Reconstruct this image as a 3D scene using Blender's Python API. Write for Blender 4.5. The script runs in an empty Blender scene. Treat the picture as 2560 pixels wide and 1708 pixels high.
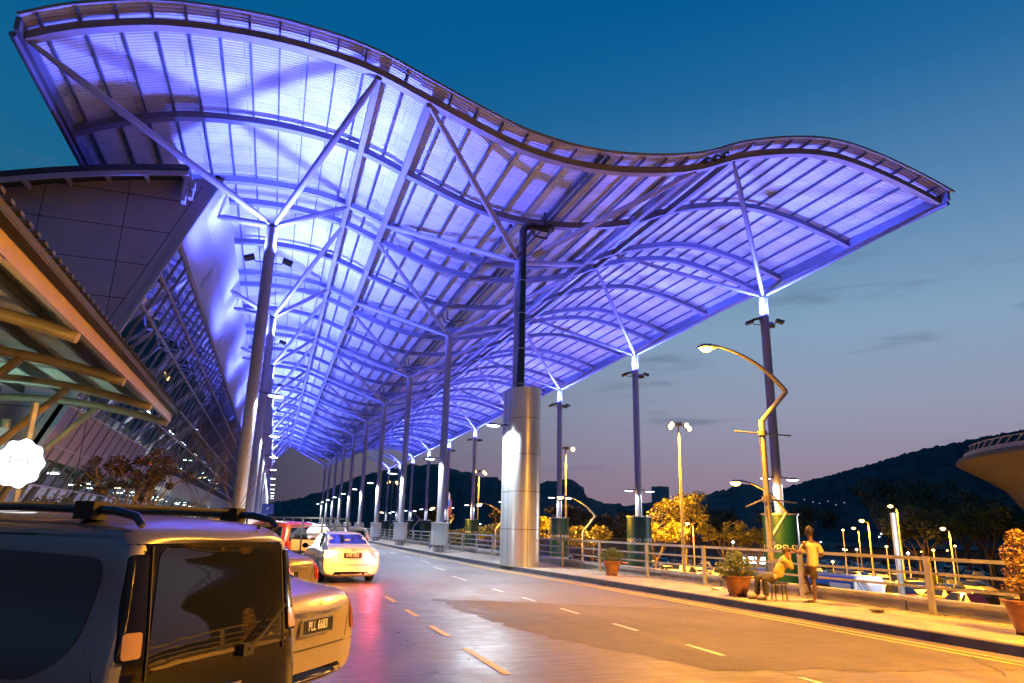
import bpy, bmesh, math, random
from math import sin, cos, pi, radians, atan2, sqrt
from mathutils import Vector, Matrix, noise
from mathutils.bvhtree import BVHTree
random.seed(7)
S = bpy.context.scene
COL = S.collection
# ------------------------------------------------------------------ camera
PITCH, YAW, ROLL = 0.26500, 0.32046, 0.02288
Fw = Vector((sin(YAW)*cos(PITCH), cos(YAW)*cos(PITCH), sin(PITCH)))
Rt = Vector((cos(YAW), -sin(YAW), 0)); Up = Rt.cross(Fw)
R2 = Rt*cos(ROLL)+Up*sin(ROLL); U2 = -Rt*sin(ROLL)+Up*cos(ROLL)
cd = bpy.data.cameras.new('camera'); cd.lens = 24.172; cd.sensor_width = 36; cd.clip_end = 6000; cd.clip_start = 0.05
cam = bpy.data.objects.new('camera', cd); COL.objects.link(cam)
cam.matrix_world = Matrix(((R2.x, U2.x, -Fw.x, 0), (R2.y, U2.y, -Fw.y, 0), (R2.z, U2.z, -Fw.z, 1.7), (0, 0, 0, 1)))
S.camera = cam
S.view_settings.view_transform = 'Standard'; S.view_settings.look = 'None'
S.view_settings.exposure = 0; S.view_settings.gamma = 1
# ------------------------------------------------------------------ world (dusk sky)
W = bpy.data.worlds.new('World'); S.world = W; W.use_nodes = True
wn, wl = W.node_tree.nodes, W.node_tree.links; wn.clear()
def N(nt, t, **k):
    n = nt.nodes.new(t)
    for a, b in k.items(): setattr(n, a, b)
    return n
nt = W.node_tree
tc = N(nt, 'ShaderNodeTexCoord'); sx = N(nt, 'ShaderNodeSeparateXYZ'); wl.new(tc.outputs['Generated'], sx.inputs[0])
def ramp(nt, stops, interp='LINEAR'):
    r = N(nt, 'ShaderNodeValToRGB'); r.color_ramp.interpolation = interp
    e = r.color_ramp.elements
    while len(e) < len(stops): e.new(0.5)
    for q, (p, c) in zip(e, stops): q.position = p; q.color = (*c, 1)
    return r
# elevation ramps on sin(elevation): towards the afterglow, and away from it
rg = ramp(nt, [(0, (.27, .17, .22)), (.07, (.29, .22, .31)), (.16, (.29, .31, .43)), (.27, (.235, .365, .52)), (.42, (.10, .245, .455)), (.55, (.022, .15, .37)), (.66, (.0, .10, .31)), (1, (.0, .05, .18))])
rd = ramp(nt, [(0, (.045, .040, .075)), (.07, (.040, .042, .085)), (.2, (.045, .085, .16)), (.4, (.01, .13, .27)), (.6, (.0, .105, .29)), (1, (.0, .05, .18))])
for r in (rg, rd): wl.new(sx.outputs['Z'], r.inputs[0])
dt = N(nt, 'ShaderNodeVectorMath', operation='DOT_PRODUCT'); wl.new(tc.outputs['Generated'], dt.inputs[0]); dt.inputs[1].default_value = (sin(radians(52)), cos(radians(52)), 0)
mr = N(nt, 'ShaderNodeMapRange', interpolation_type='SMOOTHSTEP'); mr.inputs['From Min'].default_value = .52; mr.inputs['From Max'].default_value = 1.0; wl.new(dt.outputs['Value'], mr.inputs['Value'])
mx = N(nt, 'ShaderNodeMix', data_type='RGBA'); wl.new(mr.outputs[0], mx.inputs[0]); wl.new(rd.outputs[0], mx.inputs[6]); wl.new(rg.outputs[0], mx.inputs[7])
# thin dusk clouds, low in the sky
mp = N(nt, 'ShaderNodeMapping'); mp.inputs['Scale'].default_value = (3.0, 3.0, 22); wl.new(tc.outputs['Generated'], mp.inputs[0])
nz = N(nt, 'ShaderNodeTexNoise'); nz.inputs['Scale'].default_value = 1.7; nz.inputs['Detail'].default_value = 5; wl.new(mp.outputs[0], nz.inputs[0])
cm = N(nt, 'ShaderNodeMapRange', interpolation_type='SMOOTHSTEP'); cm.inputs['From Min'].default_value = .56; cm.inputs['From Max'].default_value = .78; cm.inputs['To Max'].default_value = .75; wl.new(nz.outputs[0], cm.inputs['Value'])
el = ramp(nt, [(0, (.3,)*3), (.12, (.8,)*3), (.3, (.7,)*3), (.45, (0,)*3), (1, (0,)*3)]); wl.new(sx.outputs['Z'], el.inputs[0])
ml = N(nt, 'ShaderNodeMath', operation='MULTIPLY'); wl.new(cm.outputs[0], ml.inputs[0]); wl.new(el.outputs[0], ml.inputs[1])
mc = N(nt, 'ShaderNodeMix', data_type='RGBA'); mc.inputs[7].default_value = (.085, .12, .20, 1); wl.new(ml.outputs[0], mc.inputs[0]); wl.new(mx.outputs[2], mc.inputs[6])
# a little physical sky, sun just under the horizon
sk = N(nt, 'ShaderNodeTexSky'); sk.sky_type = 'NISHITA'; sk.sun_disc = False; sk.sun_elevation = radians(-4); sk.sun_rotation = radians(52)
bg = N(nt, 'ShaderNodeBackground'); bg.inputs[1].default_value = 1.0; wl.new(mc.outputs[2], bg.inputs[0])
bs = N(nt, 'ShaderNodeBackground'); bs.inputs[1].default_value = .05; wl.new(sk.outputs[0], bs.inputs[0])
ad = N(nt, 'ShaderNodeAddShader'); wo = N(nt, 'ShaderNodeOutputWorld'); wl.new(bg.outputs[0], ad.inputs[0]); wl.new(bs.outputs[0], ad.inputs[1]); wl.new(ad.outputs[0], wo.inputs[0])
# light energies (lamps themselves are built with their fixtures)
BLUE = (.078, .105, 1.0); E_BLUE = 17500
SODIUM = (1.0, .405, .02); WHITE = (.86, .96, 1.0)
def lamp(kind, name, loc, energy, color, parent=None, aim=None, size=.1, angle=150, blend=.4):
    l = bpy.data.lights.new(name, kind); l.energy = energy; l.color = color
    if kind == 'SPOT': l.spot_size = radians(angle); l.spot_blend = blend
    l.shadow_soft_size = size
    o = bpy.data.objects.new(name, l); COL.objects.link(o); o.location = loc
    if aim is not None: o.rotation_euler = Vector(aim).to_track_quat('-Z', 'Y').to_euler()
    if parent: o.parent = parent
    return o
# ------------------------------------------------------------------ materials
M = {}
def mat(name, base, rough=.6, metal=0, spec=.5, var=0, vscale=3, bump=0, bscale=30, emit=None, es=0, coat=0, alpha=None):
    m = bpy.data.materials.new(name); m.use_nodes = True; nt = m.node_tree; L = nt.links
    b = nt.nodes['Principled BSDF']
    b.inputs['Base Color'].default_value = (*base, 1); b.inputs['Roughness'].default_value = rough; b.inputs['Metallic'].default_value = metal
    b.inputs['Specular IOR Level'].default_value = spec; b.inputs['Coat Weight'].default_value = coat
    if emit: b.inputs['Emission Color'].default_value = (*emit, 1); b.inputs['Emission Strength'].default_value = es
    if alpha is not None: b.inputs['Alpha'].default_value = alpha
    if var or bump:
        tc = N(nt, 'ShaderNodeTexCoord')
    if var:
        n = N(nt, 'ShaderNodeTexNoise'); n.inputs['Scale'].default_value = vscale; n.inputs['Detail'].default_value = 6
        L.new(tc.outputs['Object'], n.inputs['Vector'])
        r = ramp(nt, [(.3, tuple(c*(1-var) for c in base)), (.7, tuple(min(1, c*(1+var)) for c in base))]); L.new(n.outputs[0], r.inputs[0]); L.new(r.outputs[0], b.inputs['Base Color'])
        rr = N(nt, 'ShaderNodeMapRange'); rr.inputs['To Min'].default_value = max(0.02, rough-.12*(1 if rough > .15 else 0)); rr.inputs['To Max'].default_value = min(1, rough+.12); L.new(n.outputs[0], rr.inputs[0]); L.new(rr.outputs[0], b.inputs['Roughness'])
    if bump:
        n2 = N(nt, 'ShaderNodeTexNoise'); n2.inputs['Scale'].default_value = bscale; n2.inputs['Detail'].default_value = 4; L.new(tc.outputs['Object'], n2.inputs['Vector'])
        bp = N(nt, 'ShaderNodeBump'); bp.inputs['Strength'].default_value = bump; bp.inputs['Distance'].default_value = .02; L.new(n2.outputs[0], bp.inputs['Height']); L.new(bp.outputs[0], b.inputs['Normal'])
    M[name] = m; return m
mat('steel', (.25, .24, .27), .48, var=.10, vscale=1.2)
mat('rib_steel', (.15, .155, .19), .5, var=.10, vscale=1.2)
mat('steel_sodium_tint', (.26, .21, .18), .5, var=.2, vscale=1.0)  # same paint as the other steel, browned to carry the sodium light
mat('galv', (.42, .42, .42), .42, metal=.6, var=.2, vscale=4)
mat('purlin', (.10, .11, .13), .5, metal=.2, var=.15)
mat('dark_metal', (.025, .025, .03), .45)
mat('black_gloss', (.01, .01, .012), .12, coat=.5)
mat('rubber', (.012, .012, .012), .8)
mat('tray', (.05, .09, .15), .4, metal=.5)
mat('steel_clad', (.54, .56, .59), .33, metal=.55, var=.06, vscale=.8)
mat('steel_drum', (.55, .55, .54), .42, metal=.15, var=.06, vscale=.8)
mat('seam', (.03, .03, .03), .7)
mat('white_panel', (.30, .30, .33), .5, var=.06, vscale=.6)
mat('end_panel', (.30, .27, .29), .45, var=.10, vscale=.8)
mat('concrete', (.30, .28, .25), .8, var=.25, vscale=2.5, bump=.3, bscale=40)
mat('oil', (.028, .025, .024), .35)
mat('kerb', (.055, .052, .05), .7, var=.5, vscale=2, bump=.4)
mat('rail', (.26, .25, .235), .45, metal=.4, var=.25)
mat('green_banner', (.006, .062, .038), .45, var=.1)
mat('banner_grey', (.42, .42, .48), .5, var=.15)
mat('letter', (.75, .75, .75), .5)
mat('pot', (.20, .08, .035), .55, var=.4, vscale=6, bump=.2)
mat('soil', (.03, .02, .012), .9)
mat('leaf', (.07, .10, .018), .55, var=.5, vscale=9)
mat('flower_leaf', (.26, .15, .03), .5, var=.5, vscale=9)
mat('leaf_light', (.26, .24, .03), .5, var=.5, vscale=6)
mat('leaf_dark', (.035, .05, .02), .6, var=.5, vscale=5)
mat('leaf_brown', (.035, .025, .02), .6, var=.5, vscale=5)
mat('bark', (.12, .085, .05), .8, var=.4, vscale=8, bump=.5)
mat('bark_white', (.5, .45, .4), .8, var=.3)
mat('hill', (.065, .055, .06), .95, var=.6, vscale=.06, bump=1, bscale=.25)
mat('yellow_paint', (.52, .32, .03), .55, var=.25, vscale=5)
mat('white_paint', (.42, .39, .34), .55, var=.3, vscale=6)
mat('skin_dark', (.10, .045, .022), .5)
mat('skin_mid', (.36, .19, .11), .5)
mat('hair', (.015, .011, .009), .6)
mat('hair_brown', (.05, .025, .012), .6)
mat('shirt_white', (.56, .46, .28), .85, var=.14, vscale=9, bump=1.0, bscale=14)
mat('shirt_yellow', (.42, .29, .07), .85, var=.2, vscale=9, bump=1.0, bscale=14)
mat('cloth_dark', (.045, .032, .024), .85, var=.4, vscale=12, bump=.6)
mat('trousers', (.04, .035, .03), .85, var=.6, vscale=14, bump=.8)
mat('shoe', (.05, .035, .025), .6)
mat('glass_car', (.008, .009, .012), .03, spec=.7, coat=.5)
M['glass_car'].node_tree.nodes['Principled BSDF'].inputs['IOR'].default_value = 1.6
mat('garnish', (.006, .005, .005), .10, spec=.35)
mat('chrome', (.75, .75, .75), .12, metal=1)
mat('plate', (.012, .012, .012), .4)
mat('red_lens', (.25, .008, .008), .15, coat=.8)
mat('amber_lens', (.35, .22, .12), .18, coat=.8)
mat('van_paint', (.17, .17, .195), .33, metal=.5, coat=.5)
mat('silver_paint', (.42, .36, .27), .28, metal=.55, coat=.6)
mat('silver_dark', (.30, .26, .21), .28, metal=.55, coat=.6)
mat('white_car', (.70, .67, .62), .22, coat=.6)
mat('red_car', (.30, .03, .015), .3, coat=.6)
mat('black_car', (.012, .012, .016), .2, coat=.6)
mat('grey_car', (.10, .10, .11), .25, metal=.4, coat=.6)
mat('blue_car', (.02, .04, .12), .25, coat=.6)
mat('bus_blue', (.015, .10, .42), .25, coat=.5)
mat('porch_sheet', (.62, .58, .42), .5, var=.1, vscale=1)
mat('porch_tube', (.24, .19, .11), .45, var=.2, vscale=2)
mat('porch_edge', (.28, .20, .16), .45, var=.12, vscale=2)
mat('tower', (.085, .08, .075), .75, var=.1, vscale=.3, bump=.2, bscale=6)
mat('far_wall', (.22, .20, .19), .8, var=.2, vscale=.4)
mat('transom_m', (.26, .21, .20), .5)
mat('floor_in', (.10, .10, .10), .5)
mat('dark_in', (.03, .035, .035), .7, var=.5, vscale=.5)
mat('spandrel', (.25, .165, .16), .6, var=.05)
mat('spandrel_pale', (.50, .47, .38), .6, var=.05)
mat('shop_green', (.02, .16, .06), .5, var=.2, vscale=2)
mat('orange_board', (.60, .26, .02), .5)
mat('sign_yellow', (.75, .5, .03), .4)
mat('sign_blue', (.03, .06, .3), .4)
mat('bag_white', (.85, .82, .80), .55, var=.05, bump=.5, bscale=8)
def em(name, col, s):
    m = mat(name, (.02, .02, .02), .5, emit=col, es=s); return m
em('lamp_white', (.85, .95, 1), 14); em('lamp_sodium', (1, .58, .16), 9); em('lamp_sodium_far', (1, .58, .16), 9)
em('tail_amber', (1, .60, .13), 9); em('tail_red', (1, .16, .12), 3.2); em('brake_small', (1, .06, .06), 1.2); em('brake_hot', (1, .45, .35), 5)
em('sign_lit', (.95, 1, 1), 3.2); em('interior_white', (.85, 1, .92), 26); em('interior_warm', (1, .72, .38), 22); em('shop_lit', (.40, .95, .50), 1.5)
em('shop_white', (.9, 1, 1), 4); em('red_lit', (1, .03, .03), 5); em('orange_lit', (1, .40, .03), 2.4); em('city_light', (.7, .85, 1), 2.2); em('blue_led', (.1, .15, 1), 2.5)
em('head_light', (1, .97, .95), 18); em('shop_lit_warm', (1, .85, .45), 2.2); em('lot_white', (.75, .92, 1), 6)
mat('panel_lamp_tint', (.70, .26, .04), .6)  # lorry panels: the tail lamp's orange light is put into the colour

# corrugated translucent-looking canopy sheet: fine ribs across the road direction
def corrugated(name, base, period, rough=.38):
    m = bpy.data.materials.new(name); m.use_nodes = True; nt = m.node_tree; L = nt.links; b = nt.nodes['Principled BSDF']
    b.inputs['Roughness'].default_value = rough
    tc = N(nt, 'ShaderNodeTexCoord'); sp = N(nt, 'ShaderNodeSeparateXYZ'); L.new(tc.outputs['Object'], sp.inputs[0])
    mu = N(nt, 'ShaderNodeMath', operation='MULTIPLY'); mu.inputs[1].default_value = 2*pi/period; L.new(sp.outputs['Y'], mu.inputs[0])
    sn = N(nt, 'ShaderNodeMath', operation='SINE'); L.new(mu.outputs[0], sn.inputs[0])
    bp = N(nt, 'ShaderNodeBump'); bp.inputs['Strength'].default_value = 1; bp.inputs['Distance'].default_value = period*.10; L.new(sn.outputs[0], bp.inputs['Height']); L.new(bp.outputs[0], b.inputs['Normal'])
    # sheet laps: slightly dirtier lines and sheet to sheet tone
    br = N(nt, 'ShaderNodeTexBrick'); br.inputs['Scale'].default_value = 1; br.inputs['Brick Width'].default_value = 4.3; br.inputs['Row Height'].default_value = 1.0; br.inputs['Mortar Size'].default_value = .014
    br.inputs['Color1'].default_value = (*[c for c in base], 1); br.inputs['Color2'].default_value = (*[c*.86 for c in base], 1); br.inputs['Mortar'].default_value = (*[c*.45 for c in base], 1)
    L.new(tc.outputs['Object'], br.inputs['Vector'])
    n = N(nt, 'ShaderNodeTexNoise'); n.inputs['Scale'].default_value = .8; n.inputs['Detail'].default_value = 5; L.new(tc.outputs['Object'], n.inputs['Vector'])
    rr = ramp(nt, [(.3, (.84,)*3), (.65, (1,)*3)]); L.new(n.outputs[0], rr.inputs[0])
    mm = N(nt, 'ShaderNodeMix', data_type='RGBA', blend_type='MULTIPLY'); mm.inputs[0].default_value = 1; L.new(br.outputs[0], mm.inputs[6]); L.new(rr.outputs[0], mm.inputs[7])
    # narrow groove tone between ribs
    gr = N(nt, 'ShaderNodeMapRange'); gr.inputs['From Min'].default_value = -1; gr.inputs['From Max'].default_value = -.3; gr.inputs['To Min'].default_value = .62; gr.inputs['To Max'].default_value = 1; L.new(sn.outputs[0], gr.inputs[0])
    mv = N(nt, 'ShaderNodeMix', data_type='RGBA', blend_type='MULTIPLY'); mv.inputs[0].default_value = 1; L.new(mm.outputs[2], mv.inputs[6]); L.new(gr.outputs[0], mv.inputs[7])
    L.new(mv.outputs[2], b.inputs['Base Color'])
    M[name] = m
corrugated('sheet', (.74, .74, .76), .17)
corrugated('porch_sheet', (.60, .57, .42), .15, .5)

# wet asphalt
def asphalt(name, dry, wet_r=(.22, .6)):
    m = bpy.data.materials.new(name); m.use_nodes = True; nt = m.node_tree; L = nt.links; b = nt.nodes['Principled BSDF']; b.inputs['Specular IOR Level'].default_value = .36
    tc = N(nt, 'ShaderNodeTexCoord')
    mp = N(nt, 'ShaderNodeMapping'); mp.inputs['Scale'].default_value = (1.5, .45, 1); mp.inputs['Rotation'].default_value = (0, 0, .32+pi/2); L.new(tc.outputs['Object'], mp.inputs[0])
    n = N(nt, 'ShaderNodeTexNoise'); n.inputs['Scale'].default_value = .9; n.inputs['Detail'].default_value = 9; n.inputs['Roughness'].default_value = .68; L.new(mp.outputs[0], n.inputs['Vector'])
    n1 = N(nt, 'ShaderNodeTexNoise'); n1.inputs['Scale'].default_value = .22; n1.inputs['Detail'].default_value = 5; L.new(tc.outputs['Object'], n1.inputs['Vector'])
    n2 = N(nt, 'ShaderNodeTexNoise'); n2.inputs['Scale'].default_value = 90; n2.inputs['Detail'].default_value = 3; L.new(tc.outputs['Object'], n2.inputs['Vector'])
    r = ramp(nt, [(.2, tuple(c*.5 for c in dry)), (.5, dry), (.75, tuple(c*1.5 for c in dry))]); L.new(n.outputs[0], r.inputs[0])
    r2 = ramp(nt, [(.3, (.55,)*3), (.45, (.85,)*3), (.7, (1.25,)*3)]); L.new(n1.outputs[0], r2.inputs[0])
    r3 = ramp(nt, [(.3, (.5,)*3), (.7, (1.45,)*3)]); L.new(n2.outputs[0], r3.inputs[0])
    a = N(nt, 'ShaderNodeMix', data_type='RGBA', blend_type='MULTIPLY'); a.inputs[0].default_value = 1; L.new(r.outputs[0], a.inputs[6]); L.new(r2.outputs[0], a.inputs[7])
    c = N(nt, 'ShaderNodeMix', data_type='RGBA', blend_type='MULTIPLY'); c.inputs[0].default_value = 1; L.new(a.outputs[2], c.inputs[6]); L.new(r3.outputs[0], c.inputs[7]); L.new(c.outputs[2], b.inputs['Base Color'])
    q = N(nt, 'ShaderNodeMapRange'); q.inputs['From Min'].default_value = .25; q.inputs['From Max'].default_value = .75; q.inputs['To Min'].default_value = wet_r[0]; q.inputs['To Max'].default_value = wet_r[1]; L.new(n.outputs[0], q.inputs[0]);
    sp = N(nt, 'ShaderNodeSeparateXYZ'); L.new(tc.outputs['Object'], sp.inputs[0])
    dx = N(nt, 'ShaderNodeMapRange', interpolation_type='SMOOTHSTEP'); dx.inputs['From Min'].default_value = 1.8; dx.inputs['From Max'].default_value = 6; dx.inputs['To Min'].default_value = 0; dx.inputs['To Max'].default_value = .30; L.new(sp.outputs['X'], dx.inputs[0])
    m3 = N(nt, 'ShaderNodeMapping'); m3.inputs['Rotation'].default_value = (0, 0, .32); m3.inputs['Scale'].default_value = (1.1, 8.0, 1); L.new(tc.outputs['Object'], m3.inputs[0])
    n3 = N(nt, 'ShaderNodeTexNoise'); n3.inputs['Scale'].default_value = 1.2; n3.inputs['Detail'].default_value = 7; n3.inputs['Roughness'].default_value = .6; L.new(m3.outputs[0], n3.inputs['Vector'])
    r4 = N(nt, 'ShaderNodeMapRange'); r4.inputs['From Min'].default_value = .3; r4.inputs['From Max'].default_value = .7; r4.inputs['To Min'].default_value = -.10; r4.inputs['To Max'].default_value = .12; L.new(n3.outputs[0], r4.inputs[0])
    s1 = N(nt, 'ShaderNodeMath', operation='ADD'); L.new(q.outputs[0], s1.inputs[0]); L.new(dx.outputs[0], s1.inputs[1]); s2 = N(nt, 'ShaderNodeMath', operation='ADD'); L.new(s1.outputs[0], s2.inputs[0]); L.new(r4.outputs[0], s2.inputs[1])
    L.new(s2.outputs[0], b.inputs['Roughness'])
    b3 = N(nt, 'ShaderNodeBump'); b3.inputs['Strength'].default_value = .5; b3.inputs['Distance'].default_value = .012; L.new(n3.outputs[0], b3.inputs['Height'])
    bp = N(nt, 'ShaderNodeBump'); L.new(b3.outputs[0], bp.inputs['Normal']); bp.inputs['Strength'].default_value = .22; bp.inputs['Distance'].default_value = .006; L.new(n.outputs[0], bp.inputs['Height'])
    bq = N(nt, 'ShaderNodeBump'); bq.inputs['Strength'].default_value = .35; bq.inputs['Distance'].default_value = .004; L.new(n2.outputs[0], bq.inputs['Height']); L.new(bp.outputs[0], bq.inputs['Normal']); L.new(bq.outputs[0], b.inputs['Normal'])
    M[name] = m
asphalt('asphalt', (.105, .090, .078), (.20, .52)); asphalt('asphalt_patch', (.092, .078, .066), (.42, .68)); asphalt('asphalt_lot', (.06, .058, .055), (.5, .8))
# paving with long joints
def paving():
    m = bpy.data.materials.new('paving'); m.use_nodes = True; nt = m.node_tree; L = nt.links; b = nt.nodes['Principled BSDF']
    tc = N(nt, 'ShaderNodeTexCoord'); mp = N(nt, 'ShaderNodeMapping'); mp.inputs['Rotation'].default_value = (0, 0, pi/2); L.new(tc.outputs['Object'], mp.inputs[0])
    br = N(nt, 'ShaderNodeTexBrick'); br.inputs['Scale'].default_value = 1; br.inputs['Brick Width'].default_value = .6; br.inputs['Row Height'].default_value = .3; br.inputs['Mortar Size'].default_value = .012
    br.inputs['Color1'].default_value = (.42, .34, .20, 1); br.inputs['Color2'].default_value = (.34, .27, .16, 1); br.inputs['Mortar'].default_value = (.10, .08, .065, 1); L.new(mp.outputs[0], br.inputs[0])
    n = N(nt, 'ShaderNodeTexNoise'); n.inputs['Scale'].default_value = 2.2; n.inputs['Detail'].default_value = 8; L.new(tc.outputs['Object'], n.inputs['Vector'])
    r = ramp(nt, [(.3, (.6,)*3), (.65, (1.1,)*3)]); L.new(n.outputs[0], r.inputs[0])
    a = N(nt, 'ShaderNodeMix', data_type='RGBA', blend_type='MULTIPLY'); a.inputs[0].default_value = 1; L.new(br.outputs[0], a.inputs[6]); L.new(r.outputs[0], a.inputs[7]); L.new(a.outputs[2], b.inputs['Base Color'])
    b.inputs['Roughness'].default_value = .5
    bp = N(nt, 'ShaderNodeBump'); bp.inputs['Strength'].default_value = .4; bp.inputs['Distance'].default_value = .01; L.new(br.outputs['Fac'], bp.inputs['Height']); bp.invert = True; L.new(bp.outputs[0], b.inputs['Normal'])
    M['paving'] = m
paving()
def glassmat(name, tint, fres=1.5, rough=.02):
    m = bpy.data.materials.new(name); m.use_nodes = True; nt = m.node_tree; L = nt.links; nt.nodes.clear()
    o = N(nt, 'ShaderNodeOutputMaterial'); t = N(nt, 'ShaderNodeBsdfTransparent'); t.inputs[0].default_value = (*tint, 1)
    g = N(nt, 'ShaderNodeBsdfGlossy'); g.inputs['Roughness'].default_value = rough; g.inputs[0].default_value = (.95, .97, 1, 1)
    f = N(nt, 'ShaderNodeFresnel'); f.inputs[0].default_value = fres
    tc = N(nt, 'ShaderNodeTexCoord'); n = N(nt, 'ShaderNodeTexNoise'); n.inputs['Scale'].default_value = .55; n.inputs['Detail'].default_value = 1; L.new(tc.outputs['Object'], n.inputs['Vector'])
    bp = N(nt, 'ShaderNodeBump'); bp.inputs['Strength'].default_value = .05; bp.inputs['Distance'].default_value = .05; L.new(n.outputs[0], bp.inputs['Height']); L.new(bp.outputs[0], g.inputs['Normal'])
    mx = N(nt, 'ShaderNodeMixShader'); L.new(f.outputs[0], mx.inputs[0]); L.new(t.outputs[0], mx.inputs[1]); L.new(g.outputs[0], mx.inputs[2]); L.new(mx.outputs[0], o.inputs[0])
    M[name] = m
glassmat('facade_glass', (.40, .47, .46), 1.52)

# ------------------------------------------------------------------ mesh builder
class MB:
    def __init__(s): s.v = []; s.f = []; s.mi = []; s.cur = 0
    def add(s, vs, fs):
        o = len(s.v); s.v += [tuple(v) for v in vs]; s.f += [tuple(i+o for i in f) for f in fs]; s.mi += [s.cur]*len(fs); return s
    def box(s, c, d, rz=0, rot=None):
        hx, hy, hz = d[0]/2, d[1]/2, d[2]/2
        R = rot if rot is not None else Matrix.Rotation(rz, 3, 'Z')
        vs = [Vector(c)+R@Vector((x, y, z)) for x in (-hx, hx) for y in (-hy, hy) for z in (-hz, hz)]
        return s.add(vs, [(0, 1, 3, 2), (4, 6, 7, 5), (0, 4, 5, 1), (2, 3, 7, 6), (0, 2, 6, 4), (1, 5, 7, 3)])
    def beam(s, a, b, w, h, up=(0, 0, 1)):
        a, b = Vector(a), Vector(b); t = (b-a).normalized(); x = t.cross(Vector(up)).normalized(); u = x.cross(t)
        vs = [p+x*i*w/2+u*j*h/2 for p in (a, b) for i in (-1, 1) for j in (-1, 1)]
        return s.add(vs, [(0, 1, 3, 2), (4, 6, 7, 5), (0, 4, 5, 1), (2, 3, 7, 6), (0, 2, 6, 4), (1, 5, 7, 3)])
    def tube(s, pts, r, n=10, cap=True):
        pts = [Vector(p) for p in pts]; rs = r if isinstance(r, (list, tuple)) else [r]*len(pts)
        rings = []; ref = None
        for i, p in enumerate(pts):
            t = (pts[min(i+1, len(pts)-1)]-pts[max(i-1, 0)]).normalized()
            if ref is None:
                ref = t.cross(Vector((0, 0, 1)) if abs(t.z) < .95 else Vector((1, 0, 0))).normalized()
            x = (ref-t*ref.dot(t)).normalized(); y = t.cross(x); ref = x
            rings += [p+(x*cos(2*pi*k/n)+y*sin(2*pi*k/n))*rs[i] for k in range(n)]
        fs = [(i*n+k, i*n+(k+1) % n, (i+1)*n+(k+1) % n, (i+1)*n+k) for i in range(len(pts)-1) for k in range(n)]
        if cap: fs += [tuple(range(n-1, -1, -1)), tuple((len(pts)-1)*n+k for k in range(n))]
        return s.add(rings, fs)
    def lathe(s, prof, n=24, c=(0, 0, 0), cap=True):
        vs = [(c[0]+r*cos(2*pi*k/n), c[1]+r*sin(2*pi*k/n), c[2]+z) for r, z in prof for k in range(n)]
        fs = [(i*n+k, i*n+(k+1) % n, (i+1)*n+(k+1) % n, (i+1)*n+k) for i in range(len(prof)-1) for k in range(n)]
        if cap: fs += [tuple(range(n-1, -1, -1)), tuple((len(prof)-1)*n+k for k in range(n))]
        return s.add(vs, fs)
    def prism(s, outline, a, b):   # outline: list of Vector-like base points; offset by vectors a and b
        n = len(outline); a, b = Vector(a), Vector(b)
        vs = [Vector(p)+a for p in outline]+[Vector(p)+b for p in outline]
        return s.add(vs, [tuple(range(n-1, -1, -1)), tuple(range(n, 2*n))]+[(k, (k+1) % n, n+(k+1) % n, n+k) for k in range(n)])
    def build(s, name, m, parent=None, smooth=True, loc=None):
        me = bpy.data.meshes.new(name); me.from_pydata(s.v, [], s.f)
        for k in (m if isinstance(m, (list, tuple)) else [m]): me.materials.append(M[k])
        if any(s.mi): me.polygons.foreach_set('material_index', s.mi)
        bm = bmesh.new(); bm.from_mesh(me); bmesh.ops.recalc_face_normals(bm, faces=bm.faces); bm.to_mesh(me); bm.free()
        if smooth:
            me.shade_smooth(); me.set_sharp_from_angle(angle=radians(38))
        o = bpy.data.objects.new(name, me); COL.objects.link(o)
        if parent: o.parent = parent
        if loc: o.location = loc
        return o
def tag(o, label=None, cat=None, group=None, kind=None):
    if label: o['label'] = label
    if cat: o['category'] = cat
    if group: o['group'] = group
    if kind: o['kind'] = kind
    return o
def empty(name, loc=(0, 0, 0), rz=0, **k):
    o = bpy.data.objects.new(name, None); COL.objects.link(o); o.location = loc; o.rotation_euler = (0, 0, rz); o.empty_display_size = .2
    return tag(o, **k)
def copy_tree(o, parent=None):
    c = o.copy(); COL.objects.link(c); c.parent = parent
    for ch in [x for x in bpy.data.objects if x.parent == o]: copy_tree(ch, c)
    return c
ORD = ['first', 'second', 'third', 'fourth', 'fifth', 'sixth', 'seventh', 'eighth', 'ninth', 'tenth', 'eleventh', 'twelfth']
def text_mesh(s, size, m, parent, name='lettering', depth=.004, font_scale_x=1):
    cu = bpy.data.curves.new('t', 'FONT'); cu.body = s; cu.size = size; cu.align_x = 'CENTER'; cu.align_y = 'CENTER'; cu.extrude = depth; cu.resolution_u = 3
    o = bpy.data.objects.new('t', cu); COL.objects.link(o)
    dg = bpy.context.evaluated_depsgraph_get(); me = bpy.data.meshes.new_from_object(o.evaluated_get(dg)); bpy.data.objects.remove(o)
    for v in me.vertices: v.co.x *= font_scale_x
    me.materials.clear(); me.materials.append(M[m]); me.name = name
    q = bpy.data.objects.new(name, me); COL.objects.link(q)
    if parent: q.parent = parent
    return q
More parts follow.
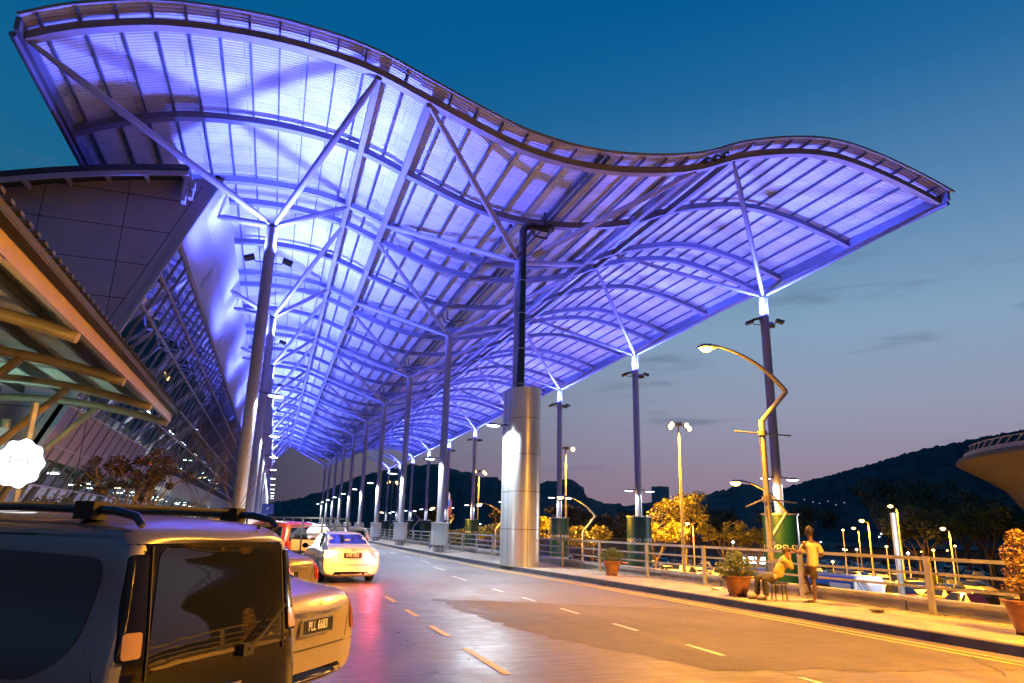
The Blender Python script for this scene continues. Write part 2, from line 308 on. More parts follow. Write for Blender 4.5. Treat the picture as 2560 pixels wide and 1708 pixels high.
# ------------------------------------------------------------------ measured layout of the place
SP, Y0, G = 14.457, 29.462, 1.28
XL, XM, XR, H = -1.28, 10.086, 24.168, 14.15
NB = 10
YF = Y0-.5*SP+G; YB = Y0+(NB-.5)*SP-G
Xa, Xb, Xc, Xd, Xe, Xf = 2.12, 4.17, 16.15, 18.25, 30.5, -9.3
PR = [(-9.3, 16.83), (-8.28, 17.46), (-7.06, 17.96), (-5.69, 18.43), (-4.39, 18.67), (-2.2, 18.86), (.15, 18.78), (2.06, 18.45), (4.15, 17.7), (6.22, 16.97), (8.08, 16.42), (10.78, 16.18), (13.64, 16.5), (16.28, 17.18), (18.29, 18.12), (21.15, 19.0), (23.75, 19.4), (26.4, 19.15), (29.1, 18.55), (30.6, 18.1)]
def P(x):
    for i in range(len(PR)-1):
        if x <= PR[i+1][0] or i == len(PR)-2:
            p1, p2 = PR[i], PR[i+1]; p0 = PR[max(i-1, 0)]; p3 = PR[min(i+2, len(PR)-1)]
            t = (x-p1[0])/(p2[0]-p1[0]); h = p2[0]-p1[0]
            m1 = (p2[1]-p0[1])/(p2[0]-p0[0])*h; m2 = (p3[1]-p1[1])/(p3[0]-p1[0])*h
            return (2*t**3-3*t*t+1)*p1[1]+(t**3-2*t*t+t)*m1+(-2*t**3+3*t*t)*p2[1]+(t**3-t*t)*m2
def Ps(x): return (P(max(-9.2, x-.5))+2*P(x)+P(min(30.5, x+.5)))/4 if -9.0 < x < 30.3 else P(x)
def dP(x): return (Ps(x+.1)-Ps(x-.1))/.2

# ================================================================== GROUND
def flat(name, mt, poly, z, **k):
    m = MB(); n = len(poly); m.add([(x, y, z) for x, y in poly], [tuple(range(n))]); o = m.build(name, mt, smooth=False); tag(o, kind='structure'); return o
def kx(y):     # kerb line on the right
    pts = [(-30, 11.0), (0, 10.95), (8, 10.85), (12.5, 10.72), (16.3, 10.58), (22, 10.2), (29.4, 9.62), (38, 9.42), (52, 9.3), (66, 9.4), (200, 9.4)]
    for (y0, x0), (y1, x1) in zip(pts, pts[1:]):
        if y <= y1: return x0+(x1-x0)*(y-y0)/(y1-y0)
    return 9.4
def rx(y): return kx(y)+ (2.42 if y < 30 else 2.6)   # railing line
YS = [-30, -15, -5, 0, 4, 8, 10, 12.5, 14.5, 16.3, 19, 22, 25.5, 29.4, 33, 38, 45, 52, 60, 66, 90, 130, 200]
m = MB(); m.add([(-40, y, 0) for y in YS]+[(kx(y), y, 0) for y in YS], [(i, i+1, len(YS)+i+1, len(YS)+i) for i in range(len(YS)-1)])
tag(m.build('road', 'asphalt', smooth=False), kind='structure')
# extended road beyond + far ground
flat('ground', 'asphalt_lot', [(-1500, -300), (1500, -300), (1500, 1500), (-1500, 1500)], -4.02)
# elevated slab edge + pavement
m = MB(); n = len(YS)
m.add([(kx(y), y, 0) for y in YS]+[(kx(y)+.015, y, .15) for y in YS]+[(kx(y)+.2, y, .15) for y in YS], [(i, i+1, n+i+1, n+i) for i in range(n-1)]+[(n+i, n+i+1, 2*n+i+1, 2*n+i) for i in range(n-1)])
tag(m.build('kerb', 'kerb', smooth=False), kind='structure')
m = MB(); m.add([(kx(y)+.2, y, .152) for y in YS]+[(rx(y)+.95, y, .152) for y in YS]+[(rx(y)+.95, y, -4) for y in YS], [(i, i+1, n+i+1, n+i) for i in range(n-1)]+[(n+i, n+i+1, 2*n+i+1, 2*n+i) for i in range(n-1)])
tag(m.build('pavement', 'paving', smooth=False), kind='structure')
# pavement by the terminal
flat('pavement', 'paving', [(-10.3, 26.5), (-.55, 26.5), (-.55, 190), (-10.3, 190)], .12)
m = MB(); m.box((-.47, 108, .06), (.15, 163, .12)); tag(m.build('kerb', 'concrete', smooth=False), kind='structure')
# asphalt patch and markings
pp = [(3.9, 17.4), (9.2, 14.6), (10.35, 12.9), (10.3, 7.2), (5.6, 8.2), (4.6, 10.8), (4.1, 13.2)]; po_ = []
for i in range(len(pp)):
    a, b = Vector(pp[i]), Vector(pp[(i+1) % len(pp)]); k = int((b-a).length/.12)
    for j in range(k):
        v = a.lerp(b, j/k); w_ = .22 if i > 2 else .02
        po_.append((v.x+w_*noise.noise(Vector((v.x*2.2, v.y*2.2, 0)))+w_*.5*noise.noise(Vector((v.x*9, v.y*9, 3))), v.y+w_*noise.noise(Vector((v.x*2.2, v.y*2.2, 7)))))
m = MB(); m.add([(x, y, .004) for x, y in po_], [tuple(range(len(po_)))]); tag(m.build('road_patch', 'asphalt_patch', smooth=False), kind='structure')
def strip(pts, w, z, mt, name):
    m = MB(); vs = []
    for i, (x, y) in enumerate(pts): vs += [(x-w/2, y, z), (x+w/2, y, z)]
    m.add(vs, [(2*i, 2*i+1, 2*i+3, 2*i+2) for i in range(len(pts)-1)]); return tag(m.build(name, mt, smooth=False), kind='structure')
YY = [y for y in YS if -30 <= y <= 200]
strip([(kx(y)-.45, y) for y in YY], .10, .008, 'yellow_paint', 'road_marking_yellow_line'); strip([(kx(y)-.72, y) for y in YY], .10, .008, 'yellow_paint', 'road_marking_yellow_line')
m = MB()
for k in range(-3, 30):
    y = 11.6+2.47*k if k < 4 else 11.6+2.47*4+(k-4)*5.4+1.6
    ln = .95 if k < 4 else 2.0; x = 6.3-.012*(y-11.6) if y < 22 else 6.17+min(1.35, (y-22)*.1)
    if y < 5: continue
    m.add([(x-.045, y, .009), (x+.045, y, .009), (x+.045, y+ln, .009), (x-.045, y+ln, .009)], [(0, 1, 2, 3)])
tag(m.build('road_marking_lane_dashes', 'white_paint', smooth=False), kind='structure')
m = MB()
for y, ln in ((4.2, 1.7), (8.55, 1.85), (11.6, 1.15), (14.15, 1.1), (16.75, 1.25)):
    m.add([(2.82, y, .009), (2.93, y, .009), (2.9, y+ln, .009), (2.8, y+ln, .009)], [(0, 1, 2, 3)])
tag(m.build('road_marking_bay_dashes', 'yellow_paint', smooth=False), kind='structure')
# construction joints in the road
m = MB()
for a, b in (((3.4, 17.5), (5.1, 11.5)), ((5.1, 11.5), (7.4, 5.0)), ((3.0, 18.6), (3.4, 17.5))):
    d = Vector((b[0]-a[0], b[1]-a[1], 0)).normalized(); x = Vector((d.y, -d.x, 0))*.012
    m.add([Vector((*a, .0065))-x, Vector((*a, .0065))+x, Vector((*b, .0065))+x, Vector((*b, .0065))-x], [(0, 1, 2, 3)])
tag(m.build('road_joint', 'seam', smooth=False), kind='structure')

rr_c = random.Random(31); m = MB()
for c_ in range(26):
    x, y = rr_c.uniform(2.2, 9.2), rr_c.uniform(6.5, 26); a = rr_c.uniform(-.5, .5)+(pi/2 if rr_c.random() < .5 else 0); w_ = rr_c.uniform(.003, .009)
    for j in range(rr_c.randrange(6, 22)):
        a += rr_c.gauss(0, .25); d = Vector((cos(a), sin(a), 0))*.14; p = Vector((x, y, .0125)); n_ = Vector((-d.y, d.x, 0)).normalized()*w_
        m.add([p-n_, p+n_, p+d*1.05+n_, p+d*1.05-n_], [(0, 1, 2, 3)]); x += d.x; y += d.y
tag(m.build('road_cracks', 'seam', smooth=False), kind='structure')

# ================================================================== HILLS
def hill(name, pts, seed, back=120, front=160, rough=2.2):
    m = MB(); res = []
    for i in range(len(pts)-1):
        a, b = Vector(pts[i]), Vector(pts[i+1]); k = max(2, int((b-a).length/2.2))
        for j in range(k): res.append(a.lerp(b, j/k))
    res.append(Vector(pts[-1])); prof = [(-1, 0), (-.75, .22), (-.5, .5), (-.3, .72), (-.13, .9), (0, 1), (.25, .8), (1, 0)]
    W_ = len(prof)
    for i, p in enumerate(res):
        d = Vector((p.x, p.y, 0)).normalized()
        for t, h in prof:
            off = t*(back if t > 0 else front)
            z = -6+(p.z+6)*h
            nn = noise.noise(Vector((p.x*.11, p.y*.11, t*6+seed)))*rough+noise.noise(Vector((p.x*.45, p.y*.45, t*9+seed)))*rough*.9+max(0, noise.noise(Vector((p.x*.2+9, p.y*.2, t*5+seed))))*rough*.8
            m.v.append((p.x+d.x*off+nn, p.y+d.y*off, z+(nn if 0 < h else 0)))
    for i in range(len(res)-1):
        for j in range(W_-1):
            m.f.append((i*W_+j, (i+1)*W_+j, (i+1)*W_+j+1, i*W_+j+1)); m.mi.append(0)
    return tag(m.build(name, 'hill', smooth=False), kind='structure')
sc = lambda pts, k: [((x)*k, (y)*k, 1.7+(z-1.7)*k) for x, y, z in pts]
hill('hill', sc([(-60, 660, 16), (-2.7, 651, 18), (25.5, 640, 24), (46, 631, 32), (67, 621, 41.8), (88, 613, 47.8), (112, 604, 53), (130, 596, 55), (150, 591, 49), (167.5, 587, 46), (190, 581, 41), (215, 572, 33), (240, 563, 14), (262, 556, 4)], .8), 3)
hill('hill', sc([(200, 578, 26), (212, 574, 36), (222, 570, 40), (240, 563, 44), (250, 561, 38), (263, 560, 28), (285, 554, 23), (314, 543.5, 26), (338, 533, 30), (352, 528, 33), (364, 524.6, 36), (384, 515.5, 43), (398, 512, 41), (410, 509, 36), (425, 504, 28), (440, 497, 16)], .6), 11, rough=1.8)
hill('hill', sc([(380, 518, 20), (405, 511, 34), (431, 499.6, 44.7), (455.7, 489.5, 52), (490.6, 474.8, 62.7), (525, 460, 74.5), (560.6, 446, 82.7), (613, 425, 95), (680, 395, 110), (760, 340, 112)], 1.35), 23, rough=2.6)

# ================================================================== CANOPY
can = empty('canopy', (10, YF, 0), label='wave shaped canopy roof over the drop off road, lit blue violet from below', cat='canopy')
can_off = Vector((-10, -YF, 0))
def cbuild(mb, name, mt, **k):
    mb.v = [tuple(Vector(v)+can_off) for v in mb.v]; return mb.build(name, mt, can, **k)
def xs(a, b, n): return [a+(b-a)*i/n for i in range(n+1)]
RH, PH = .34, .20      # rib height, purlin zone
YS0, YS1 = YF-.72, YB+.72
segs = [(Xf-.1, Xa+.4), (Xa+.4, Xb-.4), (Xb-.4, Xc+.4), (Xc+.4, Xd-.4), (Xd-.4, Xe+.35)]
for si, (a, b) in enumerate(segs):
    if si in (1, 3): dz = .06
    else: dz = 0
    q = MB(); X = xs(a, b, max(4, int((b-a)*2.2))); ny = 40; Yl = xs(YS0, YS1, ny)
    top = []
    for t in (0, .03):
        q0 = len(q.v)
        for y in Yl:
            for x in X: q.v.append((x, y, Ps(x)+RH+PH+dz+t))
        nx = len(X)
        for j in range(ny):
            for i in range(nx-1): q.f.append((q0+j*nx+i, q0+j*nx+i+1, q0+(j+1)*nx+i+1, q0+(j+1)*nx+i)); q.mi.append(0)
    me = bpy.data.meshes.new('roof_sheet')
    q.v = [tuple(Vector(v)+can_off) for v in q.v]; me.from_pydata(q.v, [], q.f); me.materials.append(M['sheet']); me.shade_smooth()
    o = bpy.data.objects.new('roof_sheet', me); COL.objects.link(o); o.parent = can
# fascia trims on front and back edges
for yy in (YS0, YS1):
    q = MB(); X = xs(Xf-.15, Xe+.4, 110)
    pts = [Vector((x, yy, Ps(x)+RH+PH+.02)) for x in X]
    for i in range(len(pts)-1): q.beam(pts[i], pts[i+1]+(pts[i+1]-pts[i])*.02, .05, .10)
    cbuild(q, 'fascia', 'steel_sodium_tint', smooth=False)
# ribs: swept box following the curve
def sweep_rib(y, a, b, w, h, name, mt, z0=0, n=60):
    q = MB(); X = xs(a, b, n); vs = []
    for x in X:
        s_ = dP(min(max(x, -9.1), 30.3)); nrm = Vector((-s_, 0, 1)).normalized(); p = Vector((x, y, Ps(x)+z0))
        vs += [p+Vector((0, -w/2, 0)), p+Vector((0, w/2, 0)), p+Vector((0, w/2, 0))+nrm*h, p+Vector((0, -w/2, 0))+nrm*h]
    fs = [(4*i+k, 4*i+(k+1) % 4, 4*i+4+(k+1) % 4, 4*i+4+k) for i in range(n) for k in range(4)]+[(3, 2, 1, 0), (4*n, 4*n+1, 4*n+2, 4*n+3)]
    q.add(vs, fs)
    return q
ribY = []
for k in range(NB):
    for d in (-.5*SP+G, 0, .5*SP-G): ribY.append(Y0+k*SP+d)
for i, y in enumerate(ribY):
    q = sweep_rib(y, Xf, Xe, .22, RH-.04, 'rib', 'steel')
    # lower flange
    q2 = sweep_rib(y, Xf, Xe, .34, .03, 'rib', 'steel', z0=-.03); q.add(q2.v, q2.f)
    # cleats up to the purlins
    cbuild(q, 'rib', 'steel_sodium_tint' if i == 0 else 'rib_steel', smooth=True)
# purlins along the road direction
purx = []
for a, b, nn in ((Xf+.35, Xa-.55, 10), (Xb+.75, Xc-.7, 10), (Xd+.7, Xe-.55, 10)):
    purx += [a+(b-a)*i/nn for i in range(nn+1)]
purx += [(Xa+Xb)/2]
for x in purx:
    z = Ps(x)+RH+PH-.11
    q = MB(); q.beam((x, YF-.6, z), (x, YB+.6, z), .055, .13)
    cbuild(q, 'purlin', 'purlin', smooth=False)
# longitudinal edge / valley beams
for x, w, h, mt in ((Xa, .24, .42, 'steel'), (Xb, .24, .42, 'steel'), (Xc, .22, .34, 'rib_steel'), (Xd, .22, .34, 'rib_steel')):
    q = MB(); z = Ps(x)+.06; q.beam((x, YF, z), (x, YB, z), w, h); cbuild(q, 'long_beam', mt, smooth=False)
for x, dx in ((Xe, .12), (Xf, -.12)):
    q = MB(); z = Ps(x)+.22; q.beam((x+dx, YF-.6, z), (x+dx, YB+.6, z), .16, .46); q.tube([(x+dx*2.2, YF-.4, z-.30), (x+dx*2.2, YB+.4, z-.30)], .11, 10)
    cbuild(q, 'edge_beam', 'rib_steel')
# gutter channels and closers between the arches
for x0 in (Xc+.45, Xc+.95, Xc+1.45):
    q = MB(); z = Ps(x0)+.30; q.beam((x0, YF-.5, z), (x0, YB+.5, z), .17, .12); cbuild(q, 'gutter', 'dark_metal', smooth=False)
for x0 in (11.35, 11.65):
    q = MB(); z = Ps(x0)+RH+.03; q.beam((x0, YF-.6, z), (x0, YB+.5, z), .12, .10); cbuild(q, 'cable_tray', 'tray', smooth=False)
q = MB(); q.tube([(9.6, YF+6, Ps(9.6)-.22), (9.6, YB, Ps(9.6)-.22)], .10, 8); cbuild(q, 'drain_line', 'dark_metal')
# arms + node for every column
def arm(parent, a, b, r=.135):
    a, b = Vector(a), Vector(b); L_ = (b-a); q = MB(); n = 8
    pts = [a+L_*t for t in (0, .06, .15, .5, .85, .95, 1)]; rs = [r*.55, r*.8, r, r*1.05, r, r*.7, r*.5]
    q.tube(pts, rs, 12); return q.build('arm', 'steel', parent)
FACX = lambda z: -3.46-.41*(15.86-z)      # leaning terminal facade plane
def fixture(name, parent, loc, face, mt_lit, size=(.34, .16, .06)):
    pass
def floodlight(col, dx, dy, z, energy, lit=True):
    q = MB(); d = Vector((dx, dy, 0)).normalized()
    q.tube([d*.2+Vector((0, 0, z-.12)), d*.55+Vector((0, 0, z-.1)), d*.6+Vector((0, 0, z))], .025, 6)
    rot = Vector((d.x*.35, d.y*.35, 1)).normalized().to_track_quat('Z', 'Y').to_matrix()
    q.box(d*.78+Vector((0, 0, z+.03)), (.42, .42, .13), rot=rot)
    f = q.build('floodlight', 'dark_metal', col, smooth=False)
    if energy:
        lamp('SPOT', 'floodlight_beam', d*.80+Vector((0, 0, z+.16)), energy, BLUE, f, aim=(d.x*.18, d.y*.18, 1), size=.12, angle=168, blend=.35)
    return f
def luminaire(col, dx, dy, z, energy, mt='lamp_white', r=.95, color=WHITE, tilt=0):
    d = Vector((dx, dy, 0)).normalized(); q = MB()
    q.tube([d*.2+Vector((0, 0, z+.10)), d*(r-.28)+Vector((0, 0, z+.08))], .03, 6)
    x = d; y = Vector((-d.y, d.x, 0))
    vs = []; prof = [(0, .10), (.10, .095), (.18, .05), (.2, 0)]
    c = d*r+Vector((0, 0, z))
    nn = 14
    for rr, h in prof: vs += [c+x*(cos(2*pi*k/nn)*rr*1.7)+y*(sin(2*pi*k/nn)*rr)+Vector((0, 0, h)) for k in range(nn)]
    q.add(vs, [(i*nn+k, i*nn+(k+1) % nn, (i+1)*nn+(k+1) % nn, (i+1)*nn+k) for i in range(3) for k in range(nn)])
    f = q.build('lamp_head', 'dark_metal', col)
    e = MB(); e.add([c+x*(cos(2*pi*k/nn)*.19*1.7)+y*(sin(2*pi*k/nn)*.19)+Vector((0, 0, -.005)) for k in range(nn)]+[c+x*(cos(2*pi*k/nn)*.13*1.7)+y*(sin(2*pi*k/nn)*.13)+Vector((0, 0, -.05)) for k in range(nn)],
        [(k, (k+1) % nn, nn+(k+1) % nn, nn+k) for k in range(nn)]+[tuple(nn+k for k in range(nn))]); e.build('lens', mt, f)
    if energy: lamp('SPOT', 'lamp_light', c+Vector((0, 0, -.12)), energy, color, f, aim=(0, 0, -1), size=.12, angle=165, blend=.4)
    return f
GL, GM, GR = 'columns of the canopy along the terminal side', 'columns of the canopy along the kerb', 'columns of the canopy beside the car park'
for k in range(NB):
    y = Y0+k*SP; yf, yb = -.5*SP+G, .5*SP-G; o_ = ORD[k]
    # --- terminal side
    c = empty('column', (XL, y, 0), label=f'{o_} round steel column from the front in the canopy row beside the terminal, four arms spreading at its top', cat='column', group=GL)
    q = MB(); q.lathe([(.26, 0), (.245, .5), (.235, H-.5), (.235, H-.12)], 20); q.build('shaft', 'steel', c)
    q = MB(); q.lathe([(.25, H-.14), (.25, H-.08), (.13, H+.05)], 16); q.build('cap', 'dark_metal', c)
    for s_ in (-1, 1):
        yy = yf if s_ < 0 else yb
        arm(c, (.05, s_*.08, H), (Xa-XL, yy, Ps(Xa)-.05))
        if s_ < 0 and k == 0: arm(c, (-.05, -.08, H), (Xf-XL+.1, yf, Ps(Xf)))
        else:   # arm stops on the leaning facade
            A = Vector((XL, 0, H)); B = Vector((Xf, yy, Ps(Xf)))
            t = next(t for t in [i/200 for i in range(201)] if (A.lerp(B, t)).x <= FACX(A.lerp(B, t).z)+.02)
            e = A.lerp(B, t); arm(c, (-.05, s_*.08, H), (e.x-XL, e.y, e.z))
    for sx_ in (-1, 1): floodlight(c, sx_, .1, 12.55, E_BLUE*(.26 if sx_ < 0 else (1.5 if k < 2 else 1.0)))
    luminaire(c, .9, .25, 6.75, 1500)
    q = MB(); q.lathe([(.29, 0), (.29, .06), (.26, .07)], 18); q.build('base_plate', 'galv', c)
    # --- kerb side
    c = empty('column', (XM, y, .15), label=(f'{o_} steel column from the front in the canopy row along the kerb' + (', its foot inside the tall metal clad pillar' if k == 0 else ', with a drum shaped metal clad base')), cat='column', group=GM)
    q = MB(); q.lathe([(.245, 0), (.235, H-.5), (.235, H-.15)], 20); q.build('shaft', 'steel', c)
    for s_, yy in ((-1, yf), (1, yb)):
        arm(c, (-.05, s_*.08, H-.15), (Xb-XM, yy, Ps(Xb)-.2)); arm(c, (.05, s_*.08, H-.15), (Xc-XM, yy, Ps(Xc)-.2))
    if k > 0:
        q = MB(); q.lathe([(.50, .42), (.54, .46), (.54, 1.72), (.585, 1.74), (.585, 1.80), (.30, 1.81)], 28); cl = q.build('cladding', 'steel_drum', c)
        q = MB()
        for a_ in range(4): q.box((.541*cos(a_*pi/2-.9), .541*sin(a_*pi/2-.9), 1.08), (.006, .012, 1.25), rz=a_*pi/2-.9)
        q.build('seam', 'seam', cl, smooth=False)
        q = MB()
        for a_ in range(8): q.tube([(.36*cos(a_*pi/4), .36*sin(a_*pi/4), 0), (.36*cos(a_*pi/4), .36*sin(a_*pi/4), .44)], .035, 6)
        q.build('foot_bars', 'galv', c)
        q = MB(); q.tube([(-.25, -.3, H+.9), (-.25, -.3, H+1.6)], .05, 8); q.tube([(-.25, -.3, H+.95), (.2, -.3, H+.8), (.9, -.3, H+1.0)], .05, 8); q.tube([(-.7, -.3, H+1.3), (-.4, -.3, H+.7), (.3, -.3, H+.6)], .05, 8)
        q.build('drain_elbow', 'dark_metal', c)
        luminaire(c, -.85, -.25, 5.7, 2700)
    # --- car park side
    c = empty('column', (XR, y, -4), label=f'{o_} slender steel column from the front in the outer canopy row, rising from the car park inside a green wrapped base', cat='column', group=GR)
    HH = H+.1+4
    q = MB(); q.lathe([(.235, 0), (.225, HH-.5), (.225, HH-.1)], 18); q.build('shaft', 'steel', c)
    for s_, yy in ((-1, yf), (1, yb)):
        arm(c, (-.05, s_*.08, HH), (Xd-XR, yy, Ps(Xd)+4-.05), .12); arm(c, (.05, s_*.08, HH), (Xe-XR+.1, yy, Ps(Xe)+4), .12)
    for ax in ((-1, -.5), (1, -.5), (-1, .6), (1, .6)): floodlight(c, ax[0], ax[1], 12.75+4, E_BLUE*.42 if ax[1] < 0 else 0)
    luminaire(c, -1, -.2, 8.4, 420, r=.85); luminaire(c, 1, -.2, 8.4, 420, r=.85)
    q = MB(); q.lathe([(.84, 3.4), (.84, 6.62), ], 32, cap=False); bn = q.build('banner', 'green_banner', c)
    q = MB(); q.lathe([(.83, .1), (.83, 3.39)], 32, cap=False); q.build('lower_banner', 'banner_grey', c)
    q = MB(); q.lathe([(.82, 6.60), (.90, 6.62), (.90, 6.70), (.30, 6.72)], 32); q.build('top_rim', 'galv', c)
    if k < 6:
        for a0 in range(4):
            tm = text_mesh('oppo', .42, 'letter', bn, font_scale_x=1.35)
            th0 = -pi/2-1.02+a0*pi/2
            for v in tm.data.vertices:
                th = th0+v.co.x/.85; r_ = .846+v.co.z; v.co = (r_*cos(th), r_*sin(th), 5.15+v.co.y)
    if k < 4:
        tm = text_mesh('NOW', .3, 'sign_blue', c)
        for v in tm.data.vertices:
            th = -pi/2-.75+v.co.x/.85; r_ = .838+v.co.z; v.co = (r_*cos(th), r_*sin(th), 2.9+v.co.y)
# tall clad pillar at the first kerb column, with the black drain pipe
pl = empty('clad_pillar', (10.27, 29.3, .152), label='tall rounded pillar clad in brushed metal panels standing on the kerb', cat='pillar')
def stadium(r, s_, n=10): return [(r*cos(a), s_+r*sin(a)) for a in [pi*i/n for i in range(n+1)]]+[(r*cos(a), -s_+r*sin(a)) for a in [pi+pi*i/n for i in range(n+1)]]
q = MB(); ol = stadium(.70, .46, 16); Hp = 7.62
for z0, z1 in ((0, 1.50), (1.522, 3.07), (3.092, 4.66), (4.682, 6.24), (6.262, Hp)):
    q.prism([Vector((x, y, 0)) for x, y in ol], (0, 0, z0), (0, 0, z1))
q.build('panel', 'steel_clad', pl)
q = MB(); ol2 = stadium(.692, .46, 16); q.prism([Vector((x, y, 0)) for x, y in ol2], (0, 0, .0), (0, 0, Hp-.02))
for (a, rz) in ((-.7005, 0),):
    for yy in (-.46, .2): q.box((a, yy, Hp/2), (.006, .024, Hp-.05))
    for yy in (-.46, .2): q.box((-a, yy, Hp/2), (.006, .014, Hp-.05))
q.box((-.05, -1.16, Hp/2), (.014, .006, Hp-.05))
q.build('joint', 'seam', pl, smooth=False)
luminaire(pl, -.96, -.25, 5.9, 4200, r=1.5)
dp = empty('drain_pipe', (9.98, 28.75, 7.7), label='thick black drain pipe rising from the clad pillar to the roof valley', cat='pipe')
q = MB(); q.tube([(0, 0, 0), (0, 0, 7.75), (.12, 0, 7.98), (.42, 0, 8.12), (1.25, 0, 8.08)], .19, 16); q.build('pipe', 'black_gloss', dp)
q = MB()
for z in (.25, 1.9, 3.6, 5.2): q.lathe([(.2, z), (.2, z+.03)], 16)
q.build('collar', 'galv', dp)
q = MB(); q.lathe([(.25, 8.0), (.25, 8.25)], 14, c=(1.35, 0, 0)); q.tube([(.4, .0, 7.95), (.6, 0, 7.6), (1.2, 0, 7.55), (1.3, 0, 7.9)], .05, 8); q.tube([(1.1, 0, 8.2), (1.1, 0, 8.9)], .06, 8); q.build('bracket', 'dark_metal', dp)

# ================================================================== TERMINAL
YT = 29.2; YE = 178
ter = empty('terminal_building', (-12, YT, 0), label='airport terminal with an outward leaning dark glass facade and a panelled end wall', cat='building')
to = Vector((12, -YT, 0))
def tb(mb, name, mt, parent=ter, **k):
    mb.v = [tuple(Vector(v)+to) for v in mb.v]; return mb.build(name, mt, parent, **k)
# end wall (faces the camera) with panel joints
top = lambda x: 15.95-.12*(-3.46-x)-.014*(-3.46-x)**2
q = MB(); xsw = [-3.46-i*1.5 for i in range(18)]
ol = [Vector((FACX(0), YT, 0)), Vector((FACX(15.86), YT, 15.86))]+[Vector((x, YT, top(x)-.25)) for x in xsw[1:]]+[Vector((xsw[-1], YT, 0))]
q.prism(ol, (0, 0, 0), (0, .4, 0)); tb(q, 'end_wall', 'end_panel', smooth=False)
q = MB()
for x in (-6.9, -9.8, -12.7, -15.6): q.box((x, YT-.003, 7), (.03, .006, 2*(top(x)-.3-7)))
for z in (14.5, 13.03, 11.55, 10.07, 8.6, 7.1, 5.6, 4.1):
    xr = FACX(z)-.55; q.box(((xr-28)/2, YT-.003, z), (xr+28, .006, .03))
a, b = Vector((FACX(0)-.55, YT-.003, 0)), Vector((FACX(15.3)-.55, YT-.003, 15.3)); q.beam(a, b, .006, .03, up=(0, 1, 0)) if False else q.beam(a, b, .03, .006, up=(0, 1, 0))
tb(q, 'joint', 'seam', smooth=False)
# edge trim following the slope
q = MB(); q.beam((FACX(0)+.02, YT-.06, 0), (FACX(15.86)+.02, YT-.06, 15.86), .16, .1, up=(0, 1, 0)); tb(q, 'edge_trim', 'white_panel', smooth=False)
# roof with eaves on the end
q = MB()
xsr = [-4.7]+xsw[1:]; ol = [(x, top(x)) for x in xsr]+[(x, top(x)-.22) for x in reversed(xsr)]
q.prism([Vector((x, 0, z)) for x, z in ol], (0, YT-.9, 0), (0, YE, 0)); rf = tb(q, 'roof', 'dark_in', smooth=False)
q = MB()
for i in range(11):
    x = -4.9-i*1.35; q.box((x, YT-.45, top(x)-.36), (.10, .85, .22))
q.prism([Vector((x, 0, z)) for x, z in [(x, top(x)-.24) for x in xsr]+[(x, top(x)-.46) for x in reversed(xsr)]], (0, YT-.86, 0), (0, YT-.78, 0))
tb(q, 'eave_bracket', 'end_panel', rf, smooth=False)
q = MB()
for i, (dx, dz) in enumerate([(0, 0), (.16, -.22), (.05, -.42), (.12, -.62)]): q.box((-4.66+dx, YT-.5, 15.35+dz-.1), (.16, .30, .34))
q.box((-4.78, YT-.5, 15.0), (.14, .4, 1.5)); tb(q, 'cable_bracket', 'white_panel', smooth=False)
# pale upper cladding band of the facade
def fpt(y, z, off=0): return Vector((FACX(z)+off, y, z-off*.41))
def fquad(y0, y1, z0, z1, o0=0, o1=-.05):
    vs = [fpt(y, z, o) for o in (o0, o1) for (y, z) in ((y0, z0), (y1, z0), (y1, z1), (y0, z1))]
    return vs, [(0, 1, 2, 3), (7, 6, 5, 4), (0, 4, 5, 1), (1, 5, 6, 2), (2, 6, 7, 3), (3, 7, 4, 0)]
pw = 2.89
for i in range(int((YE-YT)/(pw*2))+1):
    q = MB()
    y0 = YT+i*pw*2
    for j in range(2):
        for z0, z1 in ((12.68, 14.25), (14.262, 15.86)):
            q.add(*fquad(y0+j*pw+.006, y0+(j+1)*pw-.006, z0, z1, .10, -.3))
    q.add(*fquad(y0+.006, y0+2*pw, 12.68, 15.86, .085, -.3))
    if i in (1, 3):
        for r_ in range(7):
            q.add(*fquad(y0+.3, y0+1.2, 13.0+r_*.16, 13.09+r_*.16, .13, .10))
    tb(q, 'clad_panel', 'white_panel', smooth=False)
# mullions and rails
q = MB(); ny = int((YE-YT)/1.445)
zl = [0.1, 1.5, 2.9, 4.35, 5.8, 7.2, 8.6, 10.0, 11.3, 12.62]
for i in range(ny+1):
    y = YT+i*1.445; q.beam(fpt(y, .1, .03), fpt(y, 12.65, .03), .05, .05, up=(1, 0, -.41))
tb(q, 'mullion', 'purlin', smooth=False)
for z in zl[1:]:
    q = MB(); q.beam(fpt(YT, z, .05), fpt(YE, z, .05), .065, .065, up=(1, 0, -.41)); tb(q, 'transom', 'transom_m', smooth=False)
# glazing: one pane object per bay and storey
for i in range(10):
    for (z0, z1) in ((.1, 2.9), (2.9, 3.8), (5.3, 8.6), (8.6, 12.62)):
        q = MB(); y0 = YT+i*SP+.01; q.add([fpt(y0, z0), fpt(min(YE, y0+SP-.02), z0), fpt(min(YE, y0+SP-.02), z1), fpt(y0, z1)], [(0, 1, 2, 3)])
        w_ = tb(q, 'window', 'facade_glass', smooth=False)
q = MB(); q.add(*fquad(YT, YT+17.5, 3.85, 5.75, .01, -.25)); q.add(*fquad(YT+17.5, YT+22, 4.1, 5.2, .01, -.25)); tb(q, 'spandrel', 'spandrel', smooth=False)
q = MB(); q.add(*fquad(YT+30, YE, 3.7, 5.2, .01, -.25)); tb(q, 'spandrel', 'spandrel_pale', smooth=False)
